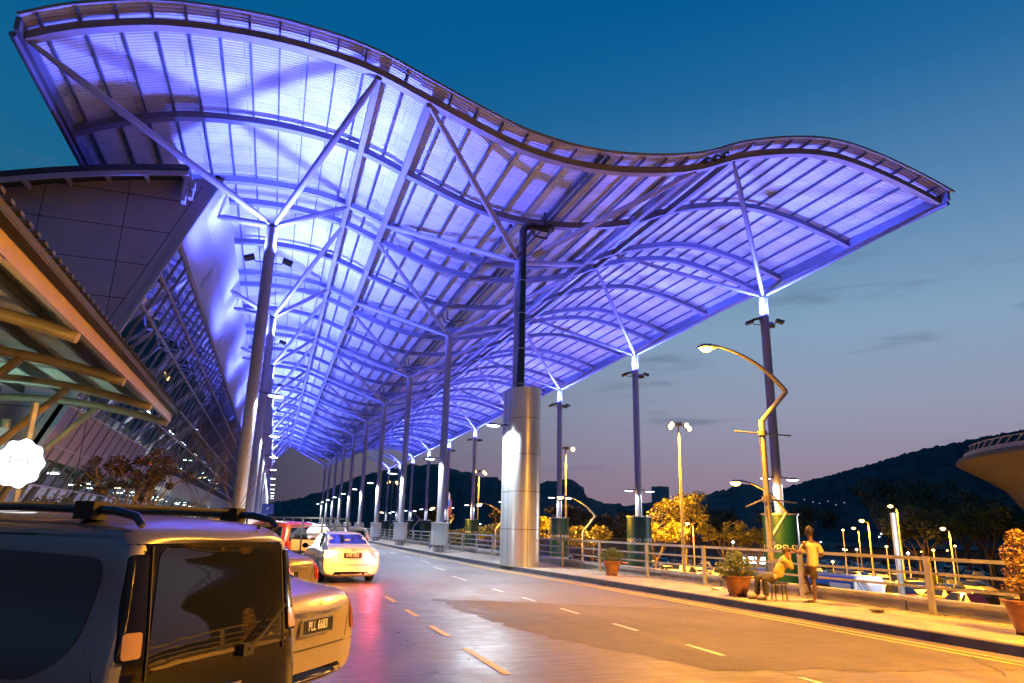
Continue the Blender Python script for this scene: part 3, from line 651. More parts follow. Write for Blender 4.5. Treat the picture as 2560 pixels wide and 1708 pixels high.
# interior
q = MB(); q.box((-26, (YT+YE)/2, 7), (.3, YE-YT, 14)); q.box((-17, YE, 7), (18, .3, 14)); tb(q, 'back_wall', 'dark_in', smooth=False)
for z in (4.6, 9.0):
    q = MB(); xe = FACX(z)-1.2; q.box(((xe-26)/2, (YT+YE)/2, z), (xe+26, YE-YT-1, .35)); tb(q, 'floor_slab', 'floor_in', smooth=False)
q = MB(); q.add([(-26, YT+.5, .14), (-10.2, YT+.5, .14), (-10.2, YE, .14), (-26, YE, .14)], [(0, 1, 2, 3)]); tb(q, 'ground_floor', 'dark_in', smooth=False)
rnd = random.Random(5)
q1, q2 = MB(), MB()
for i in range(52):
    y = YT+2+i*2.7
    for z, x0 in ((4.35, -11.5), (8.7, -10.2), (12.4, -9.5)):
        if rnd.random() < (.85 if z < 5 else .42):
            (q1 if rnd.random() < .55 else q2).box((x0-rnd.random()*5, y+rnd.random(), z), (rnd.choice((.15, .9)), .12+rnd.random()*.2, .05))
tb(q1, 'ceiling_light', 'interior_white', smooth=False); tb(q2, 'ceiling_light', 'interior_warm', smooth=False)
q = MB()
for i in range(24):
    y = YT+3+i*6; z = rnd.choice((5.2, 9.4, 6)); q.box((-13-rnd.random()*4, y, z+1.2), (2.5, rnd.random()*2+.4, 2.2))
tb(q, 'partition', 'floor_in', smooth=False)
q = MB()
for i in range(26):
    y = YT+2+i*5.6; q.tube([(-9.8, y, .1), (-6.6, y+1.5, 9), (-5.2, y, 12.4)], .10, 6); q.tube([(-8, y, 8.9), (-5.4, y+2.8, 12)], .07, 6)
tb(q, 'interior_truss', 'dark_in')
q = MB()
for i, (y, z) in enumerate(((51, 6.1), (55, 5.9), (60, 6.0), (78, 5.4), (83, 5.4), (90, 5.3))): q.box((-9.3, y, z), (.2, .9, .25))
tb(q, 'red_sign_light', 'red_lit', smooth=False)
# ground floor shopfronts
for i, (y0, y1, mt) in enumerate(((40, 47, 'shop_lit_warm'), (52, 58, 'shop_green'), (60, 72, 'shop_lit'), (73, 76, 'orange_lit'), (78, 86, 'shop_lit'), (88, 92, 'shop_white'), (95, 110, 'shop_lit'), (112, 118, 'shop_white'), (122, 150, 'shop_lit_warm'))):
    q = MB(); q.box((-11.0, (y0+y1)/2, 1.9), (.1, y1-y0, 2.4)); s_ = tb(q, 'shopfront', mt, smooth=False)
    if y0 == 78:
        t_ = text_mesh('1', 2.2, 'shop_white', s_); t_.rotation_euler = (pi/2, 0, pi/2); t_.location = Vector((-10.9, 82, 2.0))+to
lamp('AREA', 'interior_light', (-14, 60, 4.1), 900, (.8, 1, .85), aim=(0, 0, -1)).data.size = 12
lamp('AREA', 'interior_light', (-14, 100, 4.1), 900, (1, .9, .6), aim=(0, 0, -1)).data.size = 12
lamp('AREA', 'interior_light', (-13, 42, 8.6), 130, (.8, 1, .95), aim=(0, 0, -1)).data.size = 8
lamp('AREA', 'interior_light', (-12, 75, 8.6), 130, (1, .85, .6), aim=(0, 0, -1)).data.size = 10

# ================================================================== PORCH on the left
po = empty('entrance_porch', (-8, 18, 0), label='curved steel porch roof on tubular rafters in front of the terminal end wall', cat='porch roof')
pof = Vector((8, -18, 0))
def pb(mb, name, mt, **k):
    mb.v = [tuple(Vector(v)+pof) for v in mb.v]; return mb.build(name, mt, po, **k)
arch = lambda d: 5.15+.28*d-.033*d*d
q = MB(); nx = 20
for t in (0, .04):
    o0 = len(q.v)
    for y in (6.2, 28.3):
        for i in range(nx+1): d = -.25+9*i/nx; q.v.append((-4-d, y, arch(d)+.46+t))
    for i in range(nx): q.f.append((o0+i, o0+i+1, o0+nx+1+i+1, o0+nx+1+i)); q.mi.append(0)
pb(q, 'roof_sheet', 'porch_sheet')
for y in (10.8, 15.18, 19.87, 24.2, 28.05):
    q = MB(); q.tube([(-4.0-d, y, arch(d)) for d in [8.5*i/14 for i in range(15)]], .13, 12); pb(q, 'rafter', 'porch_tube')
    q = MB(); q.tube([(-8.9, y, 2.6), (-6.4, y, arch(2.4)-.1)], .11, 10); pb(q, 'strut', 'porch_tube')
for d in (.9, 2.2, 3.5, 4.8, 6.1, 7.4):
    q = MB(); q.beam((-4-d, 6.3, arch(d)+.30), (-4-d, 28.2, arch(d)+.30), .10, .22); pb(q, 'purlin', 'dark_metal', smooth=False)
q = MB(); q.beam((-4.0, 6.2, 5.40), (-4.0, 28.35, 5.40), .10, .34); pb(q, 'edge_beam', 'porch_edge', smooth=False)
q = MB()
q.beam((-3.86, 6.1, 5.62), (-3.86, 28.4, 5.62), .20, .16)
for i in range(60): q.box((-3.82, 6.3+i*.375, 5.73), (.26, .16, .06))
pb(q, 'gutter', 'seam', smooth=False)
for y in (13, 21, 27.6):
    q = MB(); q.tube([(-8.9, y, 0), (-8.9, y, 4.9)], .14, 14); pb(q, 'post', 'porch_tube')
q = MB(); q.tube([(-6.2, 17.6, 5.6), (-7.0, 17.6, 2.4)], .035, 8); pb(q, 'drain_rod', 'dark_metal')
q = MB(); q.box((-11.5, 27.6, 2.3), (5.5, .3, 4.6)); pb(q, 'back_wall', 'white_panel', smooth=False)
lamp('AREA', 'porch_light', (-8.5, 25.0, 3.9), 95, (.45, 1, .95), po, aim=(0, .2, 1)).data.size = 1.2
lamp('SPOT', 'porch_flood', Vector((-6.2, 9.5, 2.2))+pof, 1100, (1, .55, .16), po, aim=(-.15, .6, 1), size=.3, angle=150)
bpy.data.objects['porch_light'].location = Vector((-8.5, 25.0, 3.0))+pof
# scalloped illuminated sign
sg = empty('illuminated_sign', (-5.35, 17.8, 0), label='glowing white round sign with a scalloped edge under the porch', cat='sign')
q = MB(); ol = []
for i in range(96):
    a = 2*pi*i/96; r_ = .51+.028*cos(9*a); ol.append(Vector((r_*cos(a)*cos(.3), r_*cos(a)*sin(.3)*-1, 2.83+r_*sin(a))))
q.prism(ol, (0, 0, 0), (0, .12, 0)); q.build('lit_face', 'sign_lit', sg, smooth=False)
q = MB(); ol3 = [Vector((v.x*1.03, v.y+.0, (v.z-2.83)*1.03+2.83)) for v in ol]; q.prism(ol3, (0, .13, 0), (0, .2, 0)); q.build('back_rim', 'dark_metal', sg, smooth=False)
t_ = text_mesh('Linia', .24, 'banner_grey', sg); t_.rotation_euler = (pi/2, 0, -.3); t_.location = (0, -.01, 2.9)
q = MB(); q.tube([(0, .3, 0), (0, .3, 4.2)], .07, 8); q.build('post', 'galv', sg)

# ================================================================== LAMPS
def street_lamp(name, loc, label, group=None, energy=0, arms=True, zflip=1, hs=1.0, glow=.12, aimx=-.35, mt='lamp_sodium', col=SODIUM, rz=0):
    t = empty(name, loc, rz, label=label, cat='street lamp', group=group)
    q = MB(); pts = [(0, 0, 0), (0, 0, 4.69*hs), (.95, 0, 5.65*hs)]
    q.tube(pts, [.10, .085, .075], 12)
    a, b = Vector((.95, 0, 5.65*hs)), Vector((-1.35, 0, 6.80*hs)); c_ = Vector((.05, 0, 6.62*hs)); cur = [a.lerp(c_, s_).lerp(c_.lerp(b, s_), s_) for s_ in [i/14 for i in range(15)]]
    q.tube(cur, [.075-.003*i for i in range(15)], 12); q.build('pole', 'rail', t)
    q = MB(); vs = []; nn = 12
    for i, (x, ry, rz_) in enumerate(((-1.3, .04, .04), (-1.42, .09, .06), (-1.62, .15, .09), (-1.85, .15, .09), (-2.0, .05, .04))):
        z = 6.80*hs-.02*i; vs += [(x, ry*cos(2*pi*k/nn), z+rz_*sin(2*pi*k/nn)) for k in range(nn)]
    q.add(vs, [(i*nn+k, i*nn+(k+1) % nn, (i+1)*nn+(k+1) % nn, (i+1)*nn+k) for i in range(4) for k in range(nn)]+[tuple(range(nn)), tuple(4*nn+k for k in range(nn))]); hd = q.build('lamp_head', 'galv', t)
    q = MB(); k_ = 1.0 if 'far' not in mt else 1.2
    prof = [(.01, -.17*k_), (.07*k_, -.155*k_), (.125*k_, -.105*k_), (.15*k_, -.04)]
    vs = [(-1.75+r_*1.5*cos(2*pi*k/14), r_*sin(2*pi*k/14), 6.76*hs+z) for r_, z in prof for k in range(14)]
    q.add(vs, [(i*14+k, i*14+(k+1) % 14, (i+1)*14+(k+1) % 14, (i+1)*14+k) for i in range(3) for k in range(14)]); q.build('lens', mt, hd)
    if arms:
        q = MB(); q.tube([(-.95, 0, 4.35), (1.0, .0, 4.34)], .022, 6); q.lathe([(.13, 4.28), (.13, 4.42)], 10); q.build('banner_arm', 'rail', t)
        q = MB(); q.tube([(-.95, -.3, 2.25), (-.1, 0, 2.5), (1.0, .0, 2.42)], .022, 6); q.lathe([(.13, 2.42), (.14, 2.58)], 10); q.build('banner_arm', 'rail', t)
        q = MB(); q.box((.0, -.12, .75), (.14, .05, .3)); q.box((0, -.12, 1.3), (.10, .05, .12)); q.build('hatch', 'galv', t, smooth=False)
    if energy:
        lamp('SPOT', 'lamp_light', (-1.75, 0, 6.5*hs), energy, col, hd, aim=(aimx, 0, -1), size=.15, angle=160, blend=.3)
        if glow: lamp('POINT', 'lamp_glow', (-1.75, 0, 6.45*hs), energy*glow, col, hd, size=.15)
    return t
street_lamp('street_lamp', (13.15, 16.5, .152), 'tall bent zigzag street lamp glowing orange by the railing, nearest lamp to the seated man', energy=9500, glow=.08)
street_lamp('street_lamp', (13.4, 4.6, .152), 'bent street lamp further back along the railing', energy=17000, glow=.04)
street_lamp('street_lamp', (13.4, -10, .152), 'bent street lamp furthest back along the railing', energy=1600)
street_lamp('street_lamp', (-3.5, -9, 0), 'bent street lamp on the far side of the road', energy=500, rz=pi)
for i, yv in enumerate((27, 47, 67, 87, 107, 127)):
    street_lamp('street_lamp', (21.6-.3*i, yv, -4), f'{ORD[i]} bent zigzag street lamp from the front in the car park row behind the railing', group='bent street lamps in the car park row', arms=i < 1, hs=1.18, mt='lamp_sodium_far', energy=5500 if i < 4 else 0, glow=0, aimx=.55)
def mast(loc, h, label, n=4, energy=1500):
    t = empty('floodlight_mast', loc, label=label, cat='light mast', group='floodlight masts over the car park')
    q = MB(); q.tube([(0, 0, 0), (0, 0, h)], [.22, .11], 12); q.tube([(-.9, 0, h), (.9, 0, h)], .06, 8); q.box((0, 0, h+.15), (.8, .5, .4)); q.tube([(.3, 0, h), (.3, 0, h+.9)], .02, 5); q.build('pole', 'rail', t)
    for k in range(n):
        x = (-1.05, 1.0, 1.35, -1.3)[k]; z = (0, 0, -.35, -.3)[k]
        q = MB(); q.box((x, -.1, h+z), (.5, .35, .42)); f = q.build('floodlight', 'dark_metal', t, smooth=False)
        q = MB(); q.lathe([(.0, -.2), (.24, -.12), (.32, 0), (.24, .12), (.0, .2)], 12, cap=False); 
        q.v = [(x+v[0], -.30+v[2], h+z+v[1]) for v in q.v]; q.build('lens', 'lamp_sodium', f)
    if energy: lamp('SPOT', 'mast_light', (0, -.7, h-.4), energy*3.5, SODIUM, t, aim=(.15, -.5, -1), size=.4, angle=112, blend=.25)
    if energy >= 40000: lamp('SPOT', 'mast_beam', (0, -.7, h-.5), energy*5.5, SODIUM, t, aim=(.5, -1.2, -1), size=.4, angle=68, blend=.4)
    return t
mast((45.9, 73.0, -4.02), 18.3, 'tall floodlight mast with two bright orange clusters between the outer columns', energy=60000)
mast((39.5, 93.0, -4.02), 17.0, 'floodlight mast with one lit lamp just right of the clad pillar', n=2, energy=40000)
mast((41.8, 146.6, -4.02), 17.4, 'distant floodlight mast with two orange lamps in front of the dark hill', energy=30000)
mast((30, 190, -4.02), 17, 'distant floodlight mast seen between the far kerb columns', energy=0)
mast((150, 98, -4.02), 20, 'lattice grey floodlight mast in front of the right hill', energy=0)
for i, (x, y, h) in enumerate(((57, 56.4, 7), (62, 57.4, 8.6), (64, 53.3, 6.4), (48, 74, 6.5), (74, 75, 6.5))):
    t = empty('lamp_post', (x, y, -4.02), label=('small orange lamp on a plain post among the dark trees', 'small orange lamp on a plain post near the long pale wall')[i % 2], cat='lamp post', group=('small lamps among the dark trees', 'small lamps near the pale wall')[i % 2])
    q = MB(); q.tube([(0, 0, 0), (0, 0, h)], .08, 8); q.tube([(0, 0, h), (-.8, 0, h+.2)], .04, 6); q.build('pole', 'rail', t)
    q = MB(); q.lathe([(.02, -.18), (.22, -.08), (.26, .06), (.05, .15)], 10, c=(-.8, 0, h+.2)); q.build('lamp', 'lamp_sodium', t)
    if i < 5: lamp('SPOT', 'post_light', (-.8, -.2, h-.2), 9000, SODIUM, t, aim=(0, -.2, -1), size=.3, angle=165, blend=.25)
t = empty('blank_post', (40.0, 37.4, -4.02), label='plain grey post without a lamp standing in the car park right of the standing man', cat='post')
q = MB(); q.tube([(0, 0, 0), (0, 0, 7.3)], [.2, .17], 10); q.build('pole', 'rail', t)

# ================================================================== RAILING, LOW WALL
rl = empty('railing', (12.4, 20, .152), label='grey metal railing of four horizontal rails along the outer edge of the pavement', cat='railing')
rof = Vector((-12.4, -20, -.152))
def rb(mb, name, mt, **k):
    mb.v = [tuple(Vector(v)+rof) for v in mb.v]; return mb.build(name, mt, rl, **k)
RY = [y for y in (-6, -2, 2, 5, 8, 10, 11.66, 13.5, 15.2, 17.2, 19.1, 22.24, 25.55, 28.8, 33, 38, 45, 52, 60, 75, 100, 150)]
def rx(y):
    if y < 28.8: return 13.28-.073*(y-11.66)+.0003*(y-11.66)**2 if y > 5 else 13.76-.02*(y-5)
    return 12.11 if y > 34 else 12.11
for z, w in ((1.16, .07), (.86, .05), (.58, .05), (.31, .05)):
    q = MB()
    for a, b in zip(RY, RY[1:]): q.beam((rx(a), a, .152+z-.045), (rx(b), b+.02, .152+z-.045), .045, w)
    rb(q, 'rail', 'rail', smooth=False)
py = [-4.5, -1.2, 2, 5.1, 8.3, 11.66, 15.2, 19.1, 22.24, 25.55, 28.8]+[28.8+3.4*i for i in range(1, 22)]
for y in py:
    q = MB(); q.box((rx(y)-.035, y, .152+.58), (.07, .13, 1.16)); q.box((rx(y)-.035, y, .16), (.2, .26, .016)); rb(q, 'post', 'rail', smooth=False)
for i, y in enumerate([-6+3.1*k for k in range(26)]):
    wz = empty('edge_block', (rx(y+1.5)+.42, y+1.5, .152), label='low weathered concrete edge block outside the railing', cat='kerb block', group='concrete edge blocks along the railing')
    q = MB(); q.box((0, 0, .14), (.30, 3.07, .28), rz=atan2(-(rx(y+3)-rx(y)), 3)); q.build('block', 'concrete', wz, smooth=False)
# bits of litter and leaves on the pavement
q = MB(); rr = random.Random(4)
for i in range(140):
    y = rr.uniform(6, 26); x = rx(y)-.05-abs(rr.gauss(0, .22)); s_ = rr.uniform(.01, .045); a = rr.random()*6
    q.add([(x+s_*cos(a+t), y+s_*sin(a+t)*.6, .16+rr.random()*.012) for t in (0, 1.6, 3.1, 4.7)], [(0, 1, 2, 3)])
tag(q.build('leaf_litter', 'leaf_brown', smooth=False), 'scattered dry leaves and dirt along the foot of the railing', 'litter', kind='stuff')
for (x, y, a, lb) in ((12.1, 17.6, .3, 'crumpled pale wrapper lying on the pavement left of the larger round pot'), (12.3, 12.2, 1.1, 'flattened dark cardboard lying on the pavement right of the standing man')):
    q = MB(); q.add([(x+.22*cos(a+t)*(1 if k % 2 else .6), y+.14*sin(a+t), .165+(.05 if k % 2 else 0)) for k, t in enumerate([i*pi/3 for i in range(6)])]+[(x, y, .21)], [(i, (i+1) % 6, 6) for i in range(6)]+[(5, 4, 3, 2, 1, 0)])
    tag(q.build('wrapper', 'bag_white' if 'pale' in lb else 'cloth_dark', smooth=False), lb, 'litter')
q = MB(); q.box((kx(21)-.03, 21, .07), (.07, .5, .09)); tag(q.build('kerb_drain', 'seam', smooth=False), 'small dark drain opening in the kerb face near the pillar', 'drain')

# ================================================================== POT PLANTS
def leaves(q, cx, cy, cz, rx_, ry_, rz_, n, s0, s1, rnd, shell=.55):
    for i in range(n):
        while True:
            v = Vector((rnd.uniform(-1, 1), rnd.uniform(-1, 1), rnd.uniform(-1, 1)))
            if shell < v.length < 1: break
        p = Vector((cx+v.x*rx_, cy+v.y*ry_, cz+v.z*rz_)); s = rnd.uniform(s0, s1)
        d = Vector((rnd.gauss(0, 1), rnd.gauss(0, 1), rnd.gauss(0, .6))).normalized(); e = d.cross(Vector((rnd.gauss(0, 1), rnd.gauss(0, 1), rnd.gauss(0, 1)))).normalized()*.45
        q.add([p-d*s, p+e*s, p+d*s, p-e*s], [(0, 1, 2, 3)])
def pot_plant(name, loc, r, h, crown, label, seed, leaf='leaf', fh=None):
    t = empty(name, loc, label=label, cat='potted plant', group='large potted shrubs on the pavement')
    q = MB(); q.lathe([(r*.58, .05), (r*.66, h*.2), (r*.86, h*.7), (r*.93, h*.88), (r*1.02, h*.90), (r*1.03, h*.98), (r*.92, h), (r*.88, h*.86)], 32, cap=True)
    for a in range(4): q.box((r*.45*cos(a*pi/2+.5), r*.45*sin(a*pi/2+.5), .035), (.11, .11, .07), rz=a*pi/2+.5)
    q.build('pot', 'pot', t)
    q = MB(); q.lathe([(.01, h*.9), (r*.86, h*.9)], 20, cap=False); q.build('soil', 'soil', t)
    rnd = random.Random(seed); q = MB()
    for cx, cy, cz, rr_, n in crown:
        leaves(q, cx, cy, cz, rr_, rr_, rr_*.8, n, .018, .042, rnd, .3)
    q.build('foliage', leaf, t, smooth=False)
    q = MB()
    for i in range(16):
        a = rnd.random()*2*pi; rr_ = rnd.uniform(.1, .8)
        c0 = crown[i % len(crown)]; q.tube([(.08*cos(a), .08*sin(a), h*.85), (c0[0]*.6, c0[1]*.6, c0[2]*.85+.1), (c0[0]+rr_*c0[3]*cos(a), c0[1]+rr_*c0[3]*sin(a), c0[2])], [.014, .009, .004], 5)
    q.build('stem', 'bark', t)
cr2 = [(0, 0, .74, .42, 900), (-.28, .05, .66, .30, 420), (.27, -.05, .68, .31, 420), (.05, .1, .92, .26, 350), (-.12, -.12, .84, .26, 300), (.22, .1, .86, .22, 240), (-.38, 0, .50, .16, 120), (.42, 0, .52, .14, 90)]
pot_plant('potted_plant', (11.52, 15.85, .152), .37, .50, cr2, 'big brown pot with a wide bushy shrub beside the seated man', 3)
cr1 = [(0, 0, .70, .36, 700), (-.33, 0, .62, .22, 250), (.33, 0, .66, .24, 250), (.05, 0, .84, .18, 180), (-.15, .1, .76, .2, 160)]
pot_plant('potted_plant', (11.68, 23.3, .152), .33, .50, cr1, 'smaller orange brown pot with a low green shrub near the clad pillar', 8)
cr3 = [(.0, 0, 1.0, .30, 600), (-.05, 0, 1.3, .28, 500), (.02, 0, 1.58, .20, 300), (-.16, .05, .8, .2, 200), (.15, 0, .75, .25, 250)]
pot_plant('potted_plant', (12.28, 8.95, .152), .36, .56, cr3, 'tall orange flowering shrub in a dark pot at the right edge', 12, leaf='flower_leaf')

# ================================================================== VEHICLES
def section(zb, w, zs, zt, wt, cr=.03):
    f = lambda t: zb+t*(zs-zb)
    return [(0, zb), (.78*w, zb), (.95*w, zb+.07), (w, f(.35)), (w*1.005, f(.7)), (.975*w, zs), (wt+.35*(.975*w-wt), zs+.45*(zt-zs)), (wt+.04, zs+.88*(zt-zs)), (wt-.05, zt), (.55*wt, zt+cr*.7), (0, zt+cr)]
def loft_body(stations, name, mt, parent, lean=None, sub=3):
    me = bpy.data.meshes.new(name); vs = []; fs = []; n = 11; R_ = 20
    for st in stations:
        x = st[0]; sec = section(*st[1:]); ring = sec+[(-y, z) for y, z in sec[-2:0:-1]]
        for y, z in ring:
            dx = lean(z, st[0]) if lean else 0
            bow = -0.10*(1-(abs(y)/.85)**2)*max(0, 1-st[0]/.35) if True else 0
            vs.append((x+dx+bow, y, z))
    for i in range(len(stations)-1):
        for k in range(R_): fs.append((i*R_+k, i*R_+(k+1) % R_, (i+1)*R_+(k+1) % R_, (i+1)*R_+k))
    # end caps as strips of quads
    for base, flip in ((0, 0), ((len(stations)-1)*R_, 1)):
        for k in range(9):
            a, b, c, d = base+k, base+k+1, base+(R_-k-1) % R_, base+(R_-k) % R_
            f = (a, b, c, d) if k else (a, b, base+R_-1)
            fs.append(f if flip else tuple(reversed(f)))
        f = (base+9, base+10, base+11); fs.append(f if flip else tuple(reversed(f)))
    me.from_pydata(vs, [], fs); me.materials.append(M[mt])
    bm = bmesh.new(); bm.from_mesh(me); bmesh.ops.recalc_face_normals(bm, faces=bm.faces); bm.to_mesh(me); bm.free()
    o = bpy.data.objects.new(name, me); COL.objects.link(o)
    if sub:
        md = o.modifiers.new('s', 'SUBSURF'); md.levels = sub; md.render_levels = sub
        dg = bpy.context.evaluated_depsgraph_get(); me2 = bpy.data.meshes.new_from_object(o.evaluated_get(dg)); o.modifiers.clear(); o.data = me2; me2.name = name
    o.data.shade_smooth(); o.parent = parent
    bm = bmesh.new(); bm.from_mesh(o.data); o['_'] = 0; del o['_']
    bv = BVHTree.FromBMesh(bm); bm.free()
    return o, bv
def rounded(pts, r=.05, n=5):
    out = []; k = len(pts)
    for i in range(k):
        p0, p, p1 = Vector(pts[i-1]), Vector(pts[i]), Vector(pts[(i+1) % k])
        rr_ = min(r, (p0-p).length*.45, (p1-p).length*.45); a = p+(p0-p).normalized()*rr_; b = p+(p1-p).normalized()*rr_
        for j in range(n+1):
            t = j/n; out.append(a.lerp(p, t).lerp(p.lerp(b, t), t))
    return out
def patch(bv, outline, axis, off, mt, name, parent, rings=7, r=.05):
    """project a rounded 2-D outline on the body: axis '+x' looks forward from behind, '+y' from the right side, '-y' from the left"""
    ol = rounded(outline, r)
    dens = []
    for i in range(len(ol)):
        a, b = ol[i], ol[(i+1) % len(ol)]; k = max(1, int((b-a).length/.08)); dens += [a.lerp(b, j/k) for j in range(k)]
    c = sum(dens, Vector((0, 0)))/len(dens); vs = []; n = len(dens)
    def pr(p):
        if axis == '+x': o, d = Vector((-3, p[0], p[1])), Vector((1, 0, 0))
        elif axis == '-x': o, d = Vector((9, p[0], p[1])), Vector((-1, 0, 0))
        elif axis == '-y': o, d = Vector((p[0], 3, p[1])), Vector((0, -1, 0))
        elif axis == '+y': o, d = Vector((p[0], -3, p[1])), Vector((0, 1, 0))
        else: o, d = Vector((p[0], p[1], 4)), Vector((0, 0, -1))
        h = bv.ray_cast(o, d)
        if h[0] is None:
            h = bv.find_nearest(o+d*2.3)
        return h[0]-d*off
    vs.append(pr(c)); fs = []
    for ri in range(1, rings+1):
        vs += [pr(c.lerp(p, ri/rings)) for p in dens]
    fs += [(0, 1+k, 1+(k+1) % n) for k in range(n)]
    for ri in range(rings-1): fs += [(1+ri*n+k, 1+(ri+1)*n+k, 1+(ri+1)*n+(k+1) % n, 1+ri*n+(k+1) % n) for k in range(n)]
    # thin skirt
    b0 = 1+(rings-1)*n
    d = {'+x': Vector((1, 0, 0)), '-x': Vector((-1, 0, 0)), '-y': Vector((0, -1, 0)), '+y': Vector((0, 1, 0)), '-z': Vector((0, 0, -1))}[axis]
    vs += [Vector(v)+d*(off+.012) for v in vs[b0:b0+n]]
    fs += [(b0+k, b0+(k+1) % n, b0+n+(k+1) % n, b0+n+k) for k in range(n)]
    q = MB(); q.add(vs, fs); return q.build(name, mt, parent)
def wheel(parent, x, y, r=.31, w=.2):
    s_ = 1 if y > 0 else -1; q = MB()
    prof = [(.18, -w/2), (r-.03, -w/2), (r, -w/2+.03), (r, w/2-.03), (r-.03, w/2), (r*.66, w/2)]
    vs = []; n = 26
    for rr_, t in prof: vs += [(x+rr_*cos(2*pi*k/n), y+t*s_, r+rr_*sin(2*pi*k/n)) for k in range(n)]
    q.add(vs, [(i*n+k, i*n+(k+1) % n, (i+1)*n+(k+1) % n, (i+1)*n+k) for i in range(len(prof)-1) for k in range(n)]+[tuple(range(n))]); wh = q.build('wheel', 'rubber', parent)
    q = MB()
    ax = Vector((x, y+s_*(w/2-.015), r))
    for k in range(5):
        a = 2*pi*k/5; q.beam(ax+Vector((.03*cos(a), 0, .03*sin(a))), ax+Vector((r*.64*cos(a), 0, r*.64*sin(a))), .07, .02, up=(0, 1, 0))
    vs = []
    for rr_ in (r*.60, r*.68): vs += [(x+rr_*cos(2*pi*k/n), ax.y+s_*.008, r+rr_*sin(2*pi*k/n)) for k in range(n)]
    q.add(vs, [(k, (k+1) % n, n+(k+1) % n, n+k) for k in range(n)]); q.build('rim', 'galv', wh, smooth=False)
    return wh
def plate(parent, bv, z, s, w=.52, h=.125, frame='chrome', y=0, push=.02):
    hit = bv.ray_cast(Vector((-3, y, z)), Vector((1, 0, 0)))[0]; x = hit.x-push
    q = MB(); q.box((x, y, z), (.02, w, h)); p = q.build('number_plate', 'plate', parent, smooth=False)
    q = MB()
    for (cy, cz, a, b) in ((y, z+h/2+.008, w+.032, .016), (y, z-h/2-.008, w+.032, .016)): q.box((x-.004, cy, cz), (.024, a, b))
    for sg_ in (-1, 1): q.box((x-.004, y+sg_*(w/2+.008), z), (.024, .016, h))
    q.build('plate_frame', frame, p, smooth=False)
    t = text_mesh(s, h*.98, 'letter', p, font_scale_x=(w*.86)/(h*.98*.62*len(s))); t.rotation_euler = (pi/2, 0, -pi/2); t.location = (x-.014, y, z+.002)
    return p
def heading(deg): return radians(90-deg)   # blender z-rotation for a local +x forward vehicle
def emblem(parent, x, y, z, r=.05):
    q = MB(); n = 20
    for a_, b_, k_ in ((1, .72, 1), (.45, .68, .8)):
        vs = []
        for rr_ in (1, k_-.16 if k_ == 1 else .62): vs += [(x, y+r*a_*rr_*cos(2*pi*k/n), z+r*b_*rr_*sin(2*pi*k/n)) for k in range(n)]
        q.add(vs, [(k, (k+1) % n, n+(k+1) % n, n+k) for k in range(n)])
    return q.build('emblem', 'chrome', parent, smooth=False)
SED = [(.0, .27, .80, .72, .84, .56), (.05, .20, .85, .86, .98, .64), (.15, .17, .87, .91, 1.035, .67), (.42, .17, .87, .94, 1.07, .67), (.66, .20, .87, .95, 1.10, .64), (.95, .20, .87, .95, 1.30, .58), (1.30, .20, .87, .95, 1.43, .56), (2.0, .20, .87, .94, 1.475, .57), (2.6, .20, .87, .93, 1.43, .57), (3.05, .20, .87, .92, 1.20, .62), (3.35, .20, .87, .90, 1.0, .66), (3.9, .22, .85, .82, .92, .66), (4.3, .28, .80, .70, .80, .58), (4.42, .38, .70, .62, .68, .45)]
